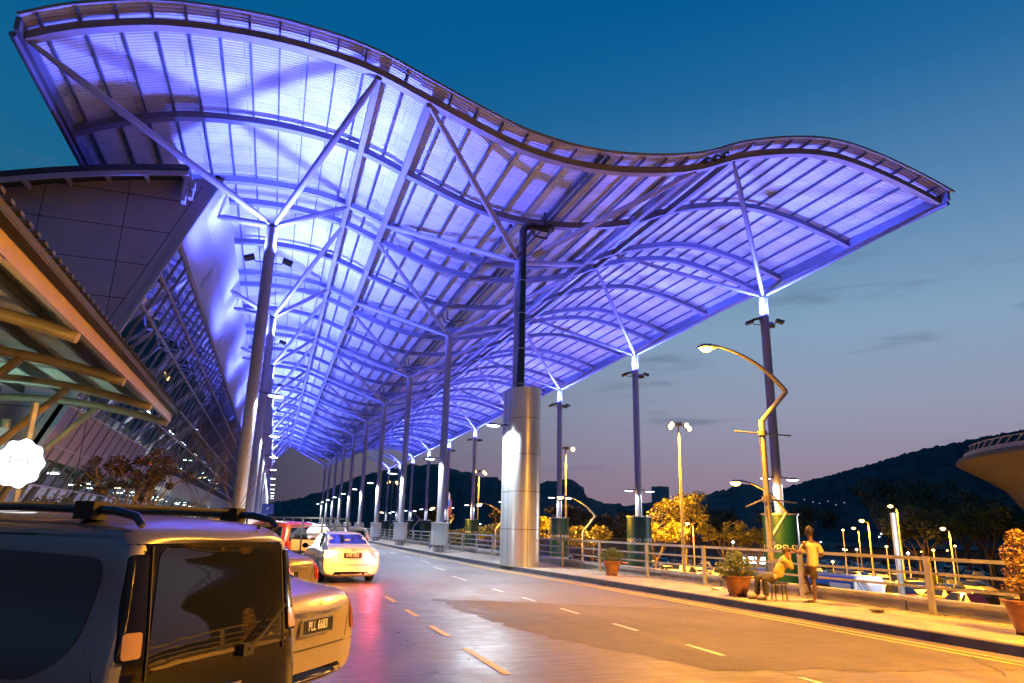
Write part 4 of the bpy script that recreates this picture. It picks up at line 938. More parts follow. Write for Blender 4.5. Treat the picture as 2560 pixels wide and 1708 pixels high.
def sedan(label, loc, head, paint, ptxt, lit=0, sx=1, glass='glass_car', name='sedan_car', deck=0, style=0):
    t = empty(name, loc, heading(head), label=label, cat='car')
    st = [(s_[0]*sx, s_[1], s_[2], s_[3]+(deck if s_[0] < .7 else 0), s_[4]+(deck if s_[0] < .7 else 0), s_[5]) for s_ in SED]
    b, bv = loft_body(st, 'body', paint, t)
    patch(bv, [(-.60, 1.12), (.60, 1.12), (.50, 1.395), (-.50, 1.395)], '+x', .006, glass, 'rear_window', t, rings=9, r=.07)
    for ax in ('-y', '+y'):
        patch(bv, [(1.12, .995), (1.90, .985), (1.90, 1.385), (1.42, 1.365)], ax, .005, glass, 'side_window', t, r=.05)
        patch(bv, [(1.97, .985), (2.98, .965), (2.52, 1.36), (1.97, 1.385)], ax, .005, glass, 'side_window', t, r=.05)
        d_ = patch(bv, [(1.935, .32), (1.95, .32), (1.95, .96), (1.935, .96)], ax, .003, 'seam', 'door_gap', t, r=.003, rings=2)
        patch(bv, [(1.55, .87), (1.75, .87), (1.75, .90), (1.55, .90)], ax, .03, paint, 'door_handle', t, r=.01, rings=2)
        for wx in (.86, 3.52):
            patch(bv, [(wx+.37*cos(a), .34+.36*sin(a)) for a in [2*pi*i/18 for i in range(18)] if .34+.36*sin(a) > .22], ax, .004, 'plate', 'wheel_arch', t, r=.02, rings=4)
    patch(bv, [(-.60, 1.02), (.60, 1.02), (.56, 1.36), (-.56, 1.36)], '-x', .006, glass, 'windscreen', t, rings=8)
    tl = []
    if style == 0:
        ols = [[(s_*.47, .93), (s_*.56, .97), (s_*.80, .93), (s_*.84, .78), (s_*.78, .70), (s_*.60, .76)] for s_ in (1, -1)]
    else:
        ols = [[(s_*.66, .99), (s_*.80, .97), (s_*.85, .80), (s_*.83, .62), (s_*.74, .62), (s_*.68, .80)] for s_ in (1, -1)]
    for s_, ol in zip((1, -1), ols):
        mt = 'red_lens'
        if lit: mt = 'tail_amber' if s_ > 0 else 'tail_red'
        tl.append(patch(bv, ol, '+x', .012, mt, 'tail_light', t, r=.03, rings=5))
    plate(t, bv, .80 if not style else .73, ptxt, h=.125)
    if style:
        patch(bv, [(-.50, .835), (.50, .835), (.50, .875), (-.50, .875)], '+x', .018, 'chrome', 'boot_trim', t, r=.01, rings=3)
    hx = bv.ray_cast(Vector((-3, 0, .945)), Vector((1, 0, 0)))[0]
    emblem(t, hx.x-.012, 0, .945 if not style else .93, .052)
    patch(bv, [(-.80, .515), (.80, .515), (.80, .53), (-.80, .53)], '+x', .003, 'seam', 'bumper_gap', t, r=.004, rings=3)
    patch(bv, [(-.56, .24), (.56, .24), (.50, .33), (-.50, .33)], '+x', .002, 'garnish', 'lower_bumper', t, r=.03, rings=3)
    # boot lid seams
    for s_ in (-1, 1): patch(bv, [(s_*.62, .56), (s_*.628, .56), (s_*.66, .95), (s_*.652, .95)], '+x', .003, 'seam', 'boot_gap', t, r=.003, rings=2)
    for wx in (.86, 3.52):
        for wy in (-.76, .76): wheel(t, wx, wy)
    for s_ in (-1, 1):
        q = MB(); n = 10; c = Vector((2.85, s_*.98, 1.0)); vs = []
        for i, (xx, rr_) in enumerate(((-.06, .05), (-.04, .085), (.03, .08), (.09, .04))): vs += [c+Vector((xx, rr_*1.25*cos(2*pi*k/n), rr_*sin(2*pi*k/n))) for k in range(n)]
        q.add(vs, [(i*n+k, i*n+(k+1) % n, (i+1)*n+(k+1) % n, (i+1)*n+k) for i in range(3) for k in range(n)]+[tuple(range(n)), tuple(3*n+k for k in range(n))]); q.tube([(2.86, s_*.82, .97), (2.86, s_*.95, .98)], .025, 6); q.build('mirror', 'garnish' if lit else paint, t)
    return t, bv, tl
# white saloon pulling out
wc, bv, tl = sedan('white saloon pulling out into the road, tail lights and a left amber light lit', (2.42, 22.15, 0), -6, 'white_car', 'KXB 7822', lit=1)
lamp('POINT', 'indicator_glow', (-.30, .55, .80), 60, (1, .42, .05), tl[0], size=.06)
lamp('POINT', 'brake_glow', (-.28, -.60, .74), 110, (1, .05, .08), tl[1], size=.05)
q = MB(); q.box((.02, -.73, .83), (.05, .12, .10)); q.build('brake_bulb', 'brake_hot', tl[1], smooth=False)
q = MB(); q.box((1.12, 0, 1.30), (.04, .05, .02)); q.build('high_brake_light', 'brake_small', wc, smooth=False)
q = MB(); q.box((.78, .02, 1.2), (.01, .16, .11)); q.build('window_sticker', 'letter', wc, smooth=False)
# silver saloon beside the van
sv, bv2, _ = sedan('silver saloon with number plate PLL 6683 parked just behind the van', (.50, 7.55, 0), -54, 'silver_paint', 'PLL 6683', style=1)
# second parked saloon
s3, bv3, _ = sedan('dark silver saloon with red tail light parked between the van and the white car', (.36, 14.65, 0), -36, 'silver_dark', 'PJP 9989', style=1, deck=.02)

# van (people carrier) nearest the camera
VAN = [(.0, .42, .78, .92, 1.57, .64, .02), (.05, .30, .82, .95, 1.635, .67, .025), (.18, .24, .84, .96, 1.68, .68, .03), (.6, .22, .85, .96, 1.70, .68, .035), (1.6, .22, .85, .96, 1.71, .685, .04), (2.6, .22, .84, .95, 1.70, .68, .04), (3.15, .22, .84, .94, 1.60, .64, .04), (3.6, .22, .84, .93, 1.22, .66, .03), (3.85, .22, .83, .90, 1.02, .66, .02), (4.2, .28, .80, .80, .88, .60, .02), (4.35, .38, .70, .66, .70, .5, .02)]
van = empty('van', (-.20, 4.74, 0), heading(-54), label='dark silver people carrier with tinted rear window and black roof rack, nearest vehicle', cat='van')
def vlean(z, x): return max(0, z-.92)*.17*max(0, 1-x/.5)
vb, vv = loft_body(VAN, 'body', 'van_paint', van, lean=vlean)
patch(vv, [(-.79, .56), (.79, .56), (.81, .9), (.71, 1.575), (-.71, 1.575), (-.81, .9)], '+x', .006, 'garnish', 'tailgate_garnish', van, rings=9, r=.06)
rw = patch(vv, [(-.66, .94), (.585, .94), (.52, 1.55), (-.60, 1.55)], '+x', .012, 'glass_car', 'rear_window', van, rings=9, r=.07)
for s_ in (1, -1):
    tlv = patch(vv, [(s_*.625, 1.0), (s_*.755, 1.0), (s_*.69, 1.52), (s_*.595, 1.52)], '+x', .02, 'garnish', 'tail_light', van, r=.03, rings=4)
    patch(vv, [(s_*.635, 1.015), (s_*.742, 1.015), (s_*.73, 1.14), (s_*.628, 1.14)], '+x', .026, 'amber_lens', 'indicator', tlv, r=.02, rings=3)
for ax in ('-y', '+y'):
    patch(vv, [(.22, 1.50), (1.48, 1.54), (1.48, .93), (.50, .90), (.26, 1.06)], ax, .006, 'glass_car', 'side_window', van, r=.12)
    patch(vv, [(1.56, 1.54), (2.45, 1.54), (2.45, .93), (1.56, .93)], ax, .006, 'glass_car', 'side_window', van, r=.07)
    patch(vv, [(2.55, 1.53), (2.95, 1.50), (3.45, .98), (2.55, .93)], ax, .006, 'glass_car', 'side_window', van, r=.07)
    for wx in (.75, 3.4): patch(vv, [(wx+.37*cos(a), .34+.36*sin(a)) for a in [2*pi*i/18 for i in range(18)] if .34+.36*sin(a) > .24], ax, .004, 'plate', 'wheel_arch', van, r=.02, rings=4)
    for gx in (1.51, 2.5): patch(vv, [(gx, .3), (gx+.008, .3), (gx+.008, .92), (gx, .92)], ax, .003, 'seam', 'door_gap', van, r=.003, rings=2)
patch(vv, [(-.62, 1.0), (.62, 1.0), (.56, 1.5), (-.56, 1.5)], '-x', .006, 'glass_car', 'windscreen', van)
for wx in (.75, 3.4):
    for wy in (-.74, .74): wheel(van, wx, wy)
q = MB(); hx = vv.ray_cast(Vector((-3, -.2, .98)), Vector((1, 0, 0)))[0].x
q.tube([(hx-.04, -.18, .95), (hx-.05, -.30, 1.02), (hx-.02, -.55, 1.17)], [.018, .012, .008], 6); q.box((hx-.02, -.18, .945), (.06, .10, .07)); wp = q.build('rear_wiper', 'rubber', van)
plate(van, vv, .40, 'PEK 2217', h=.12)
patch(vv, [(-.765, .548), (.765, .548), (.765, .556), (-.765, .556)], '+x', .004, 'seam', 'tailgate_gap', van, r=.003, rings=2)
for s_ in (1, -1): patch(vv, [(s_*.583, .90), (s_*.590, .90), (s_*.575, 1.56), (s_*.568, 1.56)], '+x', .017, 'seam', 'tailgate_gap', van, r=.002, rings=2)
patch(vv, [(-.16, .74), (.16, .74), (.16, .775), (-.16, .775)], '+x', .03, 'chrome', 'tailgate_handle', van, r=.012, rings=3)
for ax in ('-y', '+y'):
    patch(vv, [(.10, 1.605), (2.9, 1.605), (2.9, 1.615), (.10, 1.615)], ax, .004, 'seam', 'roof_gap', van, r=.003, rings=2)
    patch(vv, [(1.60, .80), (1.80, .80), (1.80, .835), (1.60, .835)], ax, .03, 'van_paint', 'door_handle', van, r=.012, rings=3)
for s_ in (1, -1):
    q = MB(); y = s_*.60
    q.tube([(.14, y, 1.665), (.19, y, 1.715), (.34, y, 1.745), (1.0, y, 1.76), (2.3, y, 1.755), (2.55, y, 1.735), (2.7, y, 1.68)], [.018, .024, .026, .026, .026, .024, .018], 10); q.build('roof_rail', 'black_gloss', van)
for xx in (.52, 1.9):
    q = MB(); q.tube([(xx, -.66, 1.775), (xx, .66, 1.775)], .014, 8)
    for s_ in (1, -1): q.box((xx, s_*.60, 1.745), (.14, .10, .10))
    q.build('rack_bar', 'rubber', van)
q = MB(); q.lathe([(.016, 0), (.012, .02), (.003, .03)], 8, c=(.10, -.35, 1.655)); q.build('washer_nozzle', 'rubber', van)

# red estate / hatch beyond
def simple_van(label, loc, head, paint, L_=4.3, hh=1.72, glass='glass_car', name='parked_car', lit=None, group=None):
    t = empty(name, loc, heading(head), label=label, cat='car', group=group)
    k = hh/1.75; st = [(a*L_/4.35, b, c, d*k, e*k, f, g) for a, b, c, d, e, f, g in VAN]
    b, v = loft_body(st, 'body', paint, t, lean=vlean, sub=2)
    patch(v, [(-.60, .98*k), (.60, .98*k), (.52, 1.48*k), (-.52, 1.48*k)], '+x', .01, glass, 'rear_window', t, rings=5)
    for ax in ('-y', '+y'):
        patch(v, [(.35, 1.50*k), (1.9, 1.52*k), (1.9, 1.0*k), (.30, 1.0*k)], ax, .008, glass, 'side_window', t); patch(v, [(2.0, 1.52*k), (2.7, 1.48*k), (3.2, 1.0*k), (2.0, 1.0*k)], ax, .008, glass, 'side_window', t)
    for s_ in (1, -1): patch(v, [(s_*.64, .75), (s_*.79, .75), (s_*.76, 1.0), (s_*.66, 1.0)], '+x', .012, lit or 'red_lens', 'tail_light', t, r=.03, rings=3)
    patch(v, [(-.26, .58), (.26, .58), (.26, .70), (-.26, .70)], '+x', .012, 'plate', 'number_plate', t, r=.01, rings=2)
    for wx in (.75, 3.4):
        for wy in (-.74, .74): wheel(t, wx*L_/4.35, wy)
    return t
simple_van('dark red estate car with black rear window beside the caged lorry', (1.25, 30.5, 0), -32, 'red_car', hh=1.80)
simple_van('white van with bright lights far down the left parking bays', (-.9, 58, 0), -30, 'white_car', hh=2.1, L_=4.8)
simple_van('grey hatchback stopped ahead of the white saloon', (4.6, 41, 0), -20, 'silver_paint', hh=1.62)
simple_van('white hatchback with red tail lights far ahead in the lane', (6.0, 52, 0), -12, 'white_car', hh=1.5, lit='tail_red')
simple_van('white car parked behind the far end of the caged lorry', (-.4, 42, 0), -40, 'white_car', hh=1.6)
q = MB(); q.lathe([(.02, -.1), (.13, 0), (.02, .1)], 12); hl = q.build('headlight', 'head_light', None); hl.location = (-.35, 68, 1.55); tag(hl, 'dazzling white headlight of a vehicle facing the camera far down the road', 'headlight')
# lorry with an open cage bed carrying white sacks
lo = empty('lorry', (2.5, 30.0, 0), heading(-50), label='small lorry with a dark open cage on its bed carrying white sacks', cat='lorry')
q = MB(); q.box((1.9, 0, .62), (3.8, 1.7, .12)); q.build('bed', 'dark_metal', lo, smooth=False)
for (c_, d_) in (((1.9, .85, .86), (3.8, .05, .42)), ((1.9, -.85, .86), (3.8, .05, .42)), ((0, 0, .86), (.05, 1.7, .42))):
    q = MB(); q.box(c_, d_); q.build('side_panel', 'panel_lamp_tint', lo, smooth=False)
q = MB()
for (x, y) in [(x, y) for x in (0, .95, 1.9, 2.85, 3.8) for y in (-.88, .88)]+[(0, 0), (3.8, 0)]: q.beam((x, y, .6), (x, y, 1.92), .06, .06, up=(1, 0, 0))
for z in (1.3, 1.6, 1.92):
    for y in (-.88, .88): q.beam((-.03, y, z), (3.83, y, z), .05, .05)
    for x in (0, 3.8): q.beam((x, -.88, z), (x, .88, z), .05, .05)
q.build('cage', 'dark_metal', lo, smooth=False)
q = MB(); q.box((4.8, 0, 1.05), (1.5, 1.66, 1.2)); q.box((4.75, 0, 1.72), (1.25, 1.5, .2)); q.build('cab', 'white_car', lo, smooth=False)
for x in (.8, 4.7):
    for y in (-.72, .72): wheel(lo, x, y, .34, .2)
for i, (x, y, s_) in enumerate(((.6, .35, 1), (1.5, -.3, 1.1), (2.4, .3, 1.05), (3.1, -.25, .95), (1.0, -.35, 1.0), (2.0, .4, .95))):
    bg_ = bpy.data.objects.new('sack', None); bpy.data.objects.remove(bg_)
    bm = bmesh.new(); bmesh.ops.create_icosphere(bm, subdivisions=3, radius=1)
    for v in bm.verts:
        n_ = noise.noise(v.co*1.7+Vector((i*3, 0, 0)))*.22; v.co = Vector((v.co.x*(.46+n_*.3)*s_, v.co.y*(.40+n_*.3)*s_, max(-.6, v.co.z)*(.36+n_*.5)*s_))
    me = bpy.data.meshes.new('sack'); bm.to_mesh(me); bm.free(); me.materials.append(M['bag_white']); me.shade_smooth()
    o = bpy.data.objects.new('sack', me); COL.objects.link(o)
    o.matrix_world = Matrix.Translation(lo.location) @ Matrix.Rotation(heading(-50), 4, 'Z') @ Matrix.Translation((x, y, 1.06+.25*s_))
    tag(o, 'bulging white sack lying in the cage of the small lorry', 'sack', 'white sacks on the lorry')
lamp('POINT', 'bed_light', (1.0, 2.0, 1.7), 160, (1, .95, .9), lo, size=.3)
# long dark fence-like trolley rail behind the van
fb = empty('cage_barrier', (-1.9, 24, .0), label='dark metal barrier with horizontal rails behind the parked cars on the left', cat='barrier')
q = MB()
for z in (1.1, 1.35, 1.6, 1.86): q.beam((-2.2, 0, z), (2.0, 1.0, z), .045, .045)
for t_ in (0, .33, .66, 1): q.beam((-2.2+4.2*t_, t_, 0), (-2.2+4.2*t_, t_, 1.88), .06, .06, up=(0, 1, 0))
q.build('rails', 'dark_metal', fb, smooth=False)

# ================================================================== LOWER CAR PARK
lot_off = -4.02
def lot_car_mesh(seed, paint, van_=False):
    q = MB(); L_, w = (4.4, .86); k = 1.12 if van_ else 1
    st = [(0, .35, .8, .75, .9), (.15, .22, .86, .90, 1.02*k), (.62, .2, .86, .93, 1.06 if not van_ else 1.6), (1.25, .2, .86, .93, 1.45*k), (2.5, .2, .86, .92, 1.44*k), (3.3, .2, .86, .90, .98), (4.2, .25, .82, .72, .80), (4.4, .35, .7, .6, .66)]
    rings = []
    for x, zb, ww, zs, zt in st:
        wt = .60; rings.append([(x-L_/2, y, z) for y, z in ((-ww*.9, zb), (-ww, zb+.2), (-ww, zs-.08), (-ww*.96, zs), (-wt-.02, zt-.03), (-wt+.1, zt), (wt-.1, zt), (wt+.02, zt-.03), (ww*.96, zs), (ww, zs-.08), (ww, zb+.2), (ww*.9, zb))])
    vs = [v for r_ in rings for v in r_]; n = 12
    for i in range(len(st)-1):
        for j in range(n):
            f = (i*n+j, i*n+(j+1) % n, (i+1)*n+(j+1) % n, (i+1)*n+j)
            q.f.append(f); glass = (j in (3, 7) and 2 <= i <= 4) or (j in (4, 5, 6) and i in (2, 4)) or (j in (3, 7) and i == 2)
            q.mi.append(1 if glass else 0)
    q.v = [tuple(v) for v in vs]; q.f += [tuple(range(n)), tuple((len(st)-1)*n+k for k in range(n))]; q.mi += [0, 0]
    for x in (-1.35, 1.3):
        for y in (-.80, .80):
            o0 = len(q.v); q.v += [(x+.31*cos(2*pi*k_/12), y+t_, .31+.31*sin(2*pi*k_/12)) for t_ in (-.1, .1) for k_ in range(12)]
            q.f += [(o0+k_, o0+(k_+1) % 12, o0+12+(k_+1) % 12, o0+12+k_) for k_ in range(12)]+[tuple(o0+k_ for k_ in range(12)), tuple(o0+12+k_ for k_ in range(12))]; q.mi += [2]*14
    for s_ in (-1, 1):
        o0 = len(q.v); q.v += [(-L_/2-.012, s_*.75, .72), (-L_/2-.012, s_*.50, .72), (-L_/2+.1, s_*.50, .90), (-L_/2+.1, s_*.76, .90)]; q.f.append((o0, o0+1, o0+2, o0+3)); q.mi.append(3)
    o = q.build('parked_car', [paint, 'glass_car', 'rubber', 'red_lens'], None)
    return o
paints = [('black_car', 'black'), ('grey_car', 'dark grey'), ('silver_paint', 'silver'), ('white_car', 'white'), ('blue_car', 'dark blue'), ('red_car', 'red')]
protos = [lot_car_mesh(i, p, i % 2 == 1) for i, (p, _) in enumerate(paints)]
used = set(); rr = random.Random(21)
def put_car(i, x, y, rz, lab=None):
    if i in used: o = protos[i].copy(); COL.objects.link(o)
    else: o = protos[i]; used.add(i)
    o.location = (x, y, lot_off); o.rotation_euler = (0, 0, rz)
    tag(o, lab or f'{paints[i][1]} car parked among the rows of the lower car park', 'car', f'{paints[i][1]} cars parked in the lower car park'); return o
Rz = Matrix.Rotation(-YAW, 3, 'Z')
cnt = 0
for row in range(16):
    dist = 38+row*6.4
    for c_ in range(46):
        lat = 2+c_*(2.5+row*.11)+(row % 3)*.6
        v = Rz @ Vector((lat, dist, 0))
        if v.x < 27.5 or cnt >= 288 or abs(v.x/v.y) > 1.25 or (row > 5 and rr.random() < .05): continue
        ang = atan2(v.x, v.y)-YAW
        if ang > .66 or rr.random() < .05: continue
        if row < 2 and lat < 19: continue
        i = rr.choices(range(6), (5, 6, 8, 8, 2.5, 1.6))[0]
        put_car(i, v.x+rr.gauss(0, .1), v.y+rr.gauss(0, .15), -YAW+pi/2+rr.gauss(0, .03)+(pi if rr.random() < .4 else 0)); cnt += 1
for i, x, y, rz, lb in ((2, 40.3, 33.2, -.5, 'silver saloon driving side on just beyond the railing, right of the bus'), (3, 44.2, 30.5, -.62, 'white hatchback side on at the front of the car park, near the right pot'), (5, 30.2, 33.0, 1.2, 'bright red car parked behind the railing between the two nearer green columns'), (3, 26.8, 41.5, .4, 'white pickup side on behind the railing near the second green column'), (2, 33.5, 30.5, .9, 'silver car half hidden behind the yellow diamond sign'), (3, 28.2, 36.5, 1.2, 'white car parked next to the bright red car')):
    put_car(i, x, y, rz, lb)
# bus
bus = empty('bus', (36.7, 36.75, lot_off), heading(-1), label='blue and white coach standing beyond the railing behind the two men', cat='bus')
L_ = 11.5
q = MB(); sec = [(-1.25, .35), (1.25, .35), (1.25, 2.75), (1.20, 3.05), (1.02, 3.22), (-1.02, 3.22), (-1.20, 3.05), (-1.25, 2.75)]
q.prism([Vector((0, y, z)) for y, z in sec], (.14, 0, 0), (L_, 0, 0)); q.build('body', 'bus_blue', bus)
q = MB(); q.prism([Vector((0, y*.985, .36+(z-.36)*.985)) for y, z in sec], (0, 0, 0), (.16, 0, 0)); rear = q.build('rear_panel', 'white_car', bus)
q = MB(); q.box((1.2, 1.256, 1.6), (1.8, .02, 2.3)); q.box((6, 1.256, .8), (11, .018, .8)); q.build('side_flash', 'white_car', bus, smooth=False)
for i in range(5):
    q = MB(); q.box((2.9+i*1.75, 1.262, 2.12), (1.68, .02, .92)); q.build('window', 'glass_car', bus, smooth=False)
q = MB(); q.box((6.4, 1.275, 2.38), (6.5, .012, .05)); q.build('light_strip', 'blue_led', bus, smooth=False)
q = MB(); q.box((-.012, 0, 2.35), (.02, 2.0, .75)); q.build('rear_window', 'banner_grey', rear, smooth=False)
for i, (mt, y0) in enumerate((('sign_blue', .55), ('bus_blue', .28), ('red_lens', .1), ('orange_board', -.1))):
    q = MB(); q.tube([(-.022, y0+.5, 2.95), (-.024, y0, 2.3), (-.022, y0-.45, 1.9)], .03, 5); q.build('stripe', mt, rear)
q = MB(); q.box((-.014, 0, 1.62), (.02, 2.1, .16)); q.build('text_band', 'sign_yellow', rear, smooth=False)
for y in (-1.0, 1.0):
    for z in (1.05, 1.2): q = MB(); q.box((-.016, y, z), (.02, .16, .10)); q.build('tail_light', 'red_lens', rear, smooth=False)
for x in (2.2, 9.3):
    for y in (-1.1, 1.1): wheel(bus, x, y, .48, .28)
lamp('POINT', 'bus_fill_light', (-2.5, -1.5, 6.2), 2500, (.9, .95, 1), bus, size=.5)  # added fill light brightening the bus and nearby cars, no fixture here
# yellow diamond signs hung just outside the railing
for i, (x, y, z, lb) in enumerate(((14.1, 19.3, .36, 'yellow diamond road sign left of the large pot, seen through the railing'), (14.3, 10.55, .30, 'yellow diamond road sign near the right edge, seen through the railing'))):
    t = empty('road_sign', (x+.5, y+.4, -4), label=lb, cat='road sign')
    q = MB(); s_ = .30; q.prism([Vector((s_, 0, 0)), Vector((0, 0, s_)), Vector((-s_, 0, 0)), Vector((0, 0, -s_))], (0, 0, 4+z), (0, .03, 4+z)); sgn = q.build('board', 'sign_yellow', t, smooth=False); sgn.rotation_euler = (0, 0, -atan2(x, y))
    q = MB()
    if i == 0: q.box((0, -.01, 4+z+.02), (.16, .012, .05)); q.box((-.06, -.01, 4+z-.06), (.03, .012, .12)); q.box((.06, -.01, 4+z-.06), (.03, .012, .12)); q.box((0, -.01, 4+z+.08), (.10, .012, .04))
    else: q.tube([(-.12, -.01, 4+z-.03), (-.05, -.01, 4+z+.04), (.05, -.01, 4+z+.04), (.12, -.01, 4+z-.03)], .02, 5)
    g_ = q.build('symbol', 'seam', sgn, smooth=False)
    q = MB(); q.tube([(0, .06, 0), (0, .06, 4+z)], .03, 6); q.build('post', 'galv', t)
# parking canopies, low buildings and walls beyond
for (x, y, w, d, h, rz, mt, lb) in ((62, 118, 60, 4, 4.5, -.32, 'far_wall', 'long low brown building behind the trees between the outer columns'), (122, 86, 60, 4, 3.6, -.8, 'far_wall', 'long pale wall beyond the car park at the right'), (72, 92, 10, 5, 3.4, -.4, 'white_panel', 'lit white kiosk building behind the yellow trees'), (38, 128, 24, 5, 3.2, -.2, 'far_wall', 'low building with bright windows behind the second outer column')):
    t = empty('low_building', (x, y, lot_off), rz, label=lb, cat='building')
    q = MB(); q.box((0, 0, h/2), (w, d, h)); q.build('wall', mt, t, smooth=False)
    q = MB(); q.box((0, 0, h+.15), (w+1, d+1, .3)); q.build('roof', 'dark_in', t, smooth=False)
    if 'kiosk' in lb or 'bright' in lb:
        for i in range(6):
            q = MB(); q.box((-w/2+1+(w-2)*i/5, -d/2-.02, h*.55), (w/9, .04, h*.28)); q.build('window', 'lot_white' if 'kiosk' in lb else 'interior_warm', t, smooth=False)
    if 'brown' in lb:
        q = MB(); q.box((0, -d/2-.3, h-.1), (w, .3, .2)); q.build('eave_light', 'porch_edge', t, smooth=False)
# beige flared tower at the right edge
tw = empty('control_tower', (91.5, 43.6, lot_off-.9), label='beige concrete tower flaring like a mushroom with a dark roof parapet', cat='tower')
q = MB(); R0 = 23.5
prof = [(16.6, 0), (16.7, 5), (16.95, 7.6), (17.6, 9.9), (18.9, 11.9), (20.9, 13.4), (22.7, 14.5), (23.5, 15.0), (23.3, 15.45), (22.9, 15.6)]
q.lathe(prof, 72); q.build('shaft', 'tower', tw)
q = MB(); q.lathe([(22.7, 15.5), (22.6, 16.1), (22.3, 16.1)], 72); q.build('parapet', 'end_panel', tw)
q = MB()
for i in range(36):
    a0, a1 = 2.4+i*.065, 2.4+(i+1)*.065; r_ = 22.2
    p0, p1 = Vector((r_*cos(a0), r_*sin(a0), 16.0)), Vector((r_*cos(a1), r_*sin(a1), 16.0)); u = Vector((0, 0, .85))
    for a_, b_ in ((p0+u, p1+u), (p0, p0+u), (p0, p1+u)): q.beam(a_, b_, .10, .10)
q.build('roof_truss', 'end_panel', tw, smooth=False)
lamp('SPOT', 'tower_flood', (-40, -5, 4), 350, (1, .62, .3), tw, aim=(1, .1, .25), size=1, angle=80)
# distant tower block and hill lights
tbk = empty('tower_block', (255, 432, lot_off), .3, label='distant dark green tower block above the tree line', cat='building')
q = MB(); q.box((0, 0, 18), (9, 8, 36)); q.build('wall', 'end_panel', tbk, smooth=False)
q = MB(); rr = random.Random(9)
for i in range(30): q.box((-3.4+rr.randrange(5)*1.7, -4.03, 3+rr.randrange(9)*2.8), (.8, .06, .9))
q.build('window', 'dark_in', tbk, smooth=False)
for i, (x, y, z) in enumerate(((560, 640, 26), (568, 636, 24), (575, 634, 23), (583, 630, 25), (590, 626, 22), (598, 622, 24))):
    q = MB(); q.lathe([(.1, -.25), (.27, 0), (.1, .25)], 8); o = q.build('hillside_light', 'city_light', None); o.location = (x*.80, y*.80, z+6); tag(o, 'tiny white light of a house on the right hill', 'lamp', 'house lights on the right hill')

# ================================================================== TREES
def tree(name, loc, h, r, label, seed, leaf, style='round', group=None, n=1500, white=False, rz=0, s0=.10, s1=.26):
    rnd = random.Random(seed); t = empty(name, loc, rz, label=label, cat='tree', group=group)
    q = MB(); tips = []
    th = h*(.30 if style != 'bare' else .35)
    tk = .22 if style == 'bare' else 1
    q.tube([(0, 0, 0), (rnd.gauss(0, .05)*h*.1, 0, th*.5), (0, 0, th)], [.045*h*.5*tk, .035*h*.5*tk, .03*h*.5*tk], 8)
    def br(p, d, L_, w, lev):
        e = p+d*L_; mid = p+d*L_*.5+Vector((rnd.gauss(0, .06), rnd.gauss(0, .06), rnd.gauss(0, .04)))*L_
        q.tube([p, mid, e], [w, w*.75, w*.55], 5 if lev > 1 else 6, cap=False); tips.append((e, lev))
        if lev < (4 if style == 'bare' else 3):
            for _ in range(rnd.choice((2, 3))):
                nd = (d+Vector((rnd.gauss(0, .55), rnd.gauss(0, .55), rnd.gauss(.12, .3)))).normalized(); br(e, nd, L_*rnd.uniform(.6, .85), w*.6, lev+1)
    for i in range(5):
        a = 2*pi*i/5+rnd.random(); tilt = rnd.uniform(.35, .8) if style != 'vase' else rnd.uniform(.22, .45)
        br(Vector((0, 0, th*rnd.uniform(.8, 1))), Vector((cos(a)*tilt, sin(a)*tilt, 1)).normalized(), (h-th)*.36, .013*h*tk, 1)
    q.build('trunk', 'bark', t)
    if white:
        q = MB(); q.lathe([(.035*h*.5+.03, 0), (.032*h*.5+.03, h*.14)], 10); q.build('painted_band', 'bark_white', t)
    if style != 'bare':
        q = MB(); tp = [e for e, l in tips if l >= 2]; per = max(4, n//max(1, len(tp)))
        sp = r*.20
        for e in tp:
            cl = rnd.uniform(.6, 1.3)
            if rnd.random() < .12: continue
            leaves(q, e.x, e.y, e.z, sp*cl, sp*cl, sp*.75*cl, int(per*cl), s0, s1, rnd, .1)
        q.build('crown', leaf, t, smooth=False)
    return t
GY = 'yellow lit trees in the lower car park'; GD = 'dark trees beyond the lower car park'
yl = [((52.8, 83, 12.3, 4.8, 'vase'), 'tallest yellow lit tree, with bare lower branches, beside the floodlight mast'), ((44.5, 77, 8.6, 3.6, 'round'), 'yellow lit tree left of the tallest one, behind the green wrapped column'), ((56.5, 80, 8.2, 3, 'round'), 'clumpy yellow lit tree right of the tallest one'), ((60, 78, 7.6, 3.0, 'round'), 'small yellow lit tree just left of the nearest green wrapped column'), ((38.5, 82, 7.6, 3.2, 'round'), 'yellow green tree right of the clad pillar'), ((28.5, 92, 7.6, 3.2, 'round'), 'yellow green tree left of the clad pillar'), ((36, 95, 8.8, 3.6, 'round'), 'yellow green tree behind the bent lamp right of the clad pillar'), ((25.0, 99, 6.4, 3.2, 'round'), 'low yellow green tree behind the railing near the second kerb column')]
for i, ((x, y, h, r, st), lb) in enumerate(yl):
    tree('tree', (x, y, lot_off), h, r, lb, 40+i, 'leaf_light', st, GY, n=2800, white=(i == 0))
dk = [(80, 70, 11.5, 5), (88, 68, 11.8, 5), (95, 73, 10.5, 5), (104, 66, 9.8, 5), (100, 95, 19, 8), (112, 88, 15, 7), (121, 72, 13, 6), (134, 72, 12, 6), (92, 105, 13, 7), (76, 110, 11.5, 7), (66, 125, 12, 7), (55, 130, 11.5, 7), (45, 135, 11, 6), (30, 140, 11, 6), (74, 66, 10, 4.5), (84, 78, 13, 6), (90, 62, 9.5, 5), (99, 80, 15, 7), (108, 76, 13, 6), (116, 66, 11, 5.5), (126, 80, 14, 7), (128, 62, 11, 6), (140, 66, 12, 6), (70, 84, 10.5, 5), (62, 96, 10, 5), (52, 108, 10, 5.5), (112, 58, 9, 5), (106, 88, 17, 8), (96, 50, 6.4, 4.5), (104, 48, 5.6, 4)]
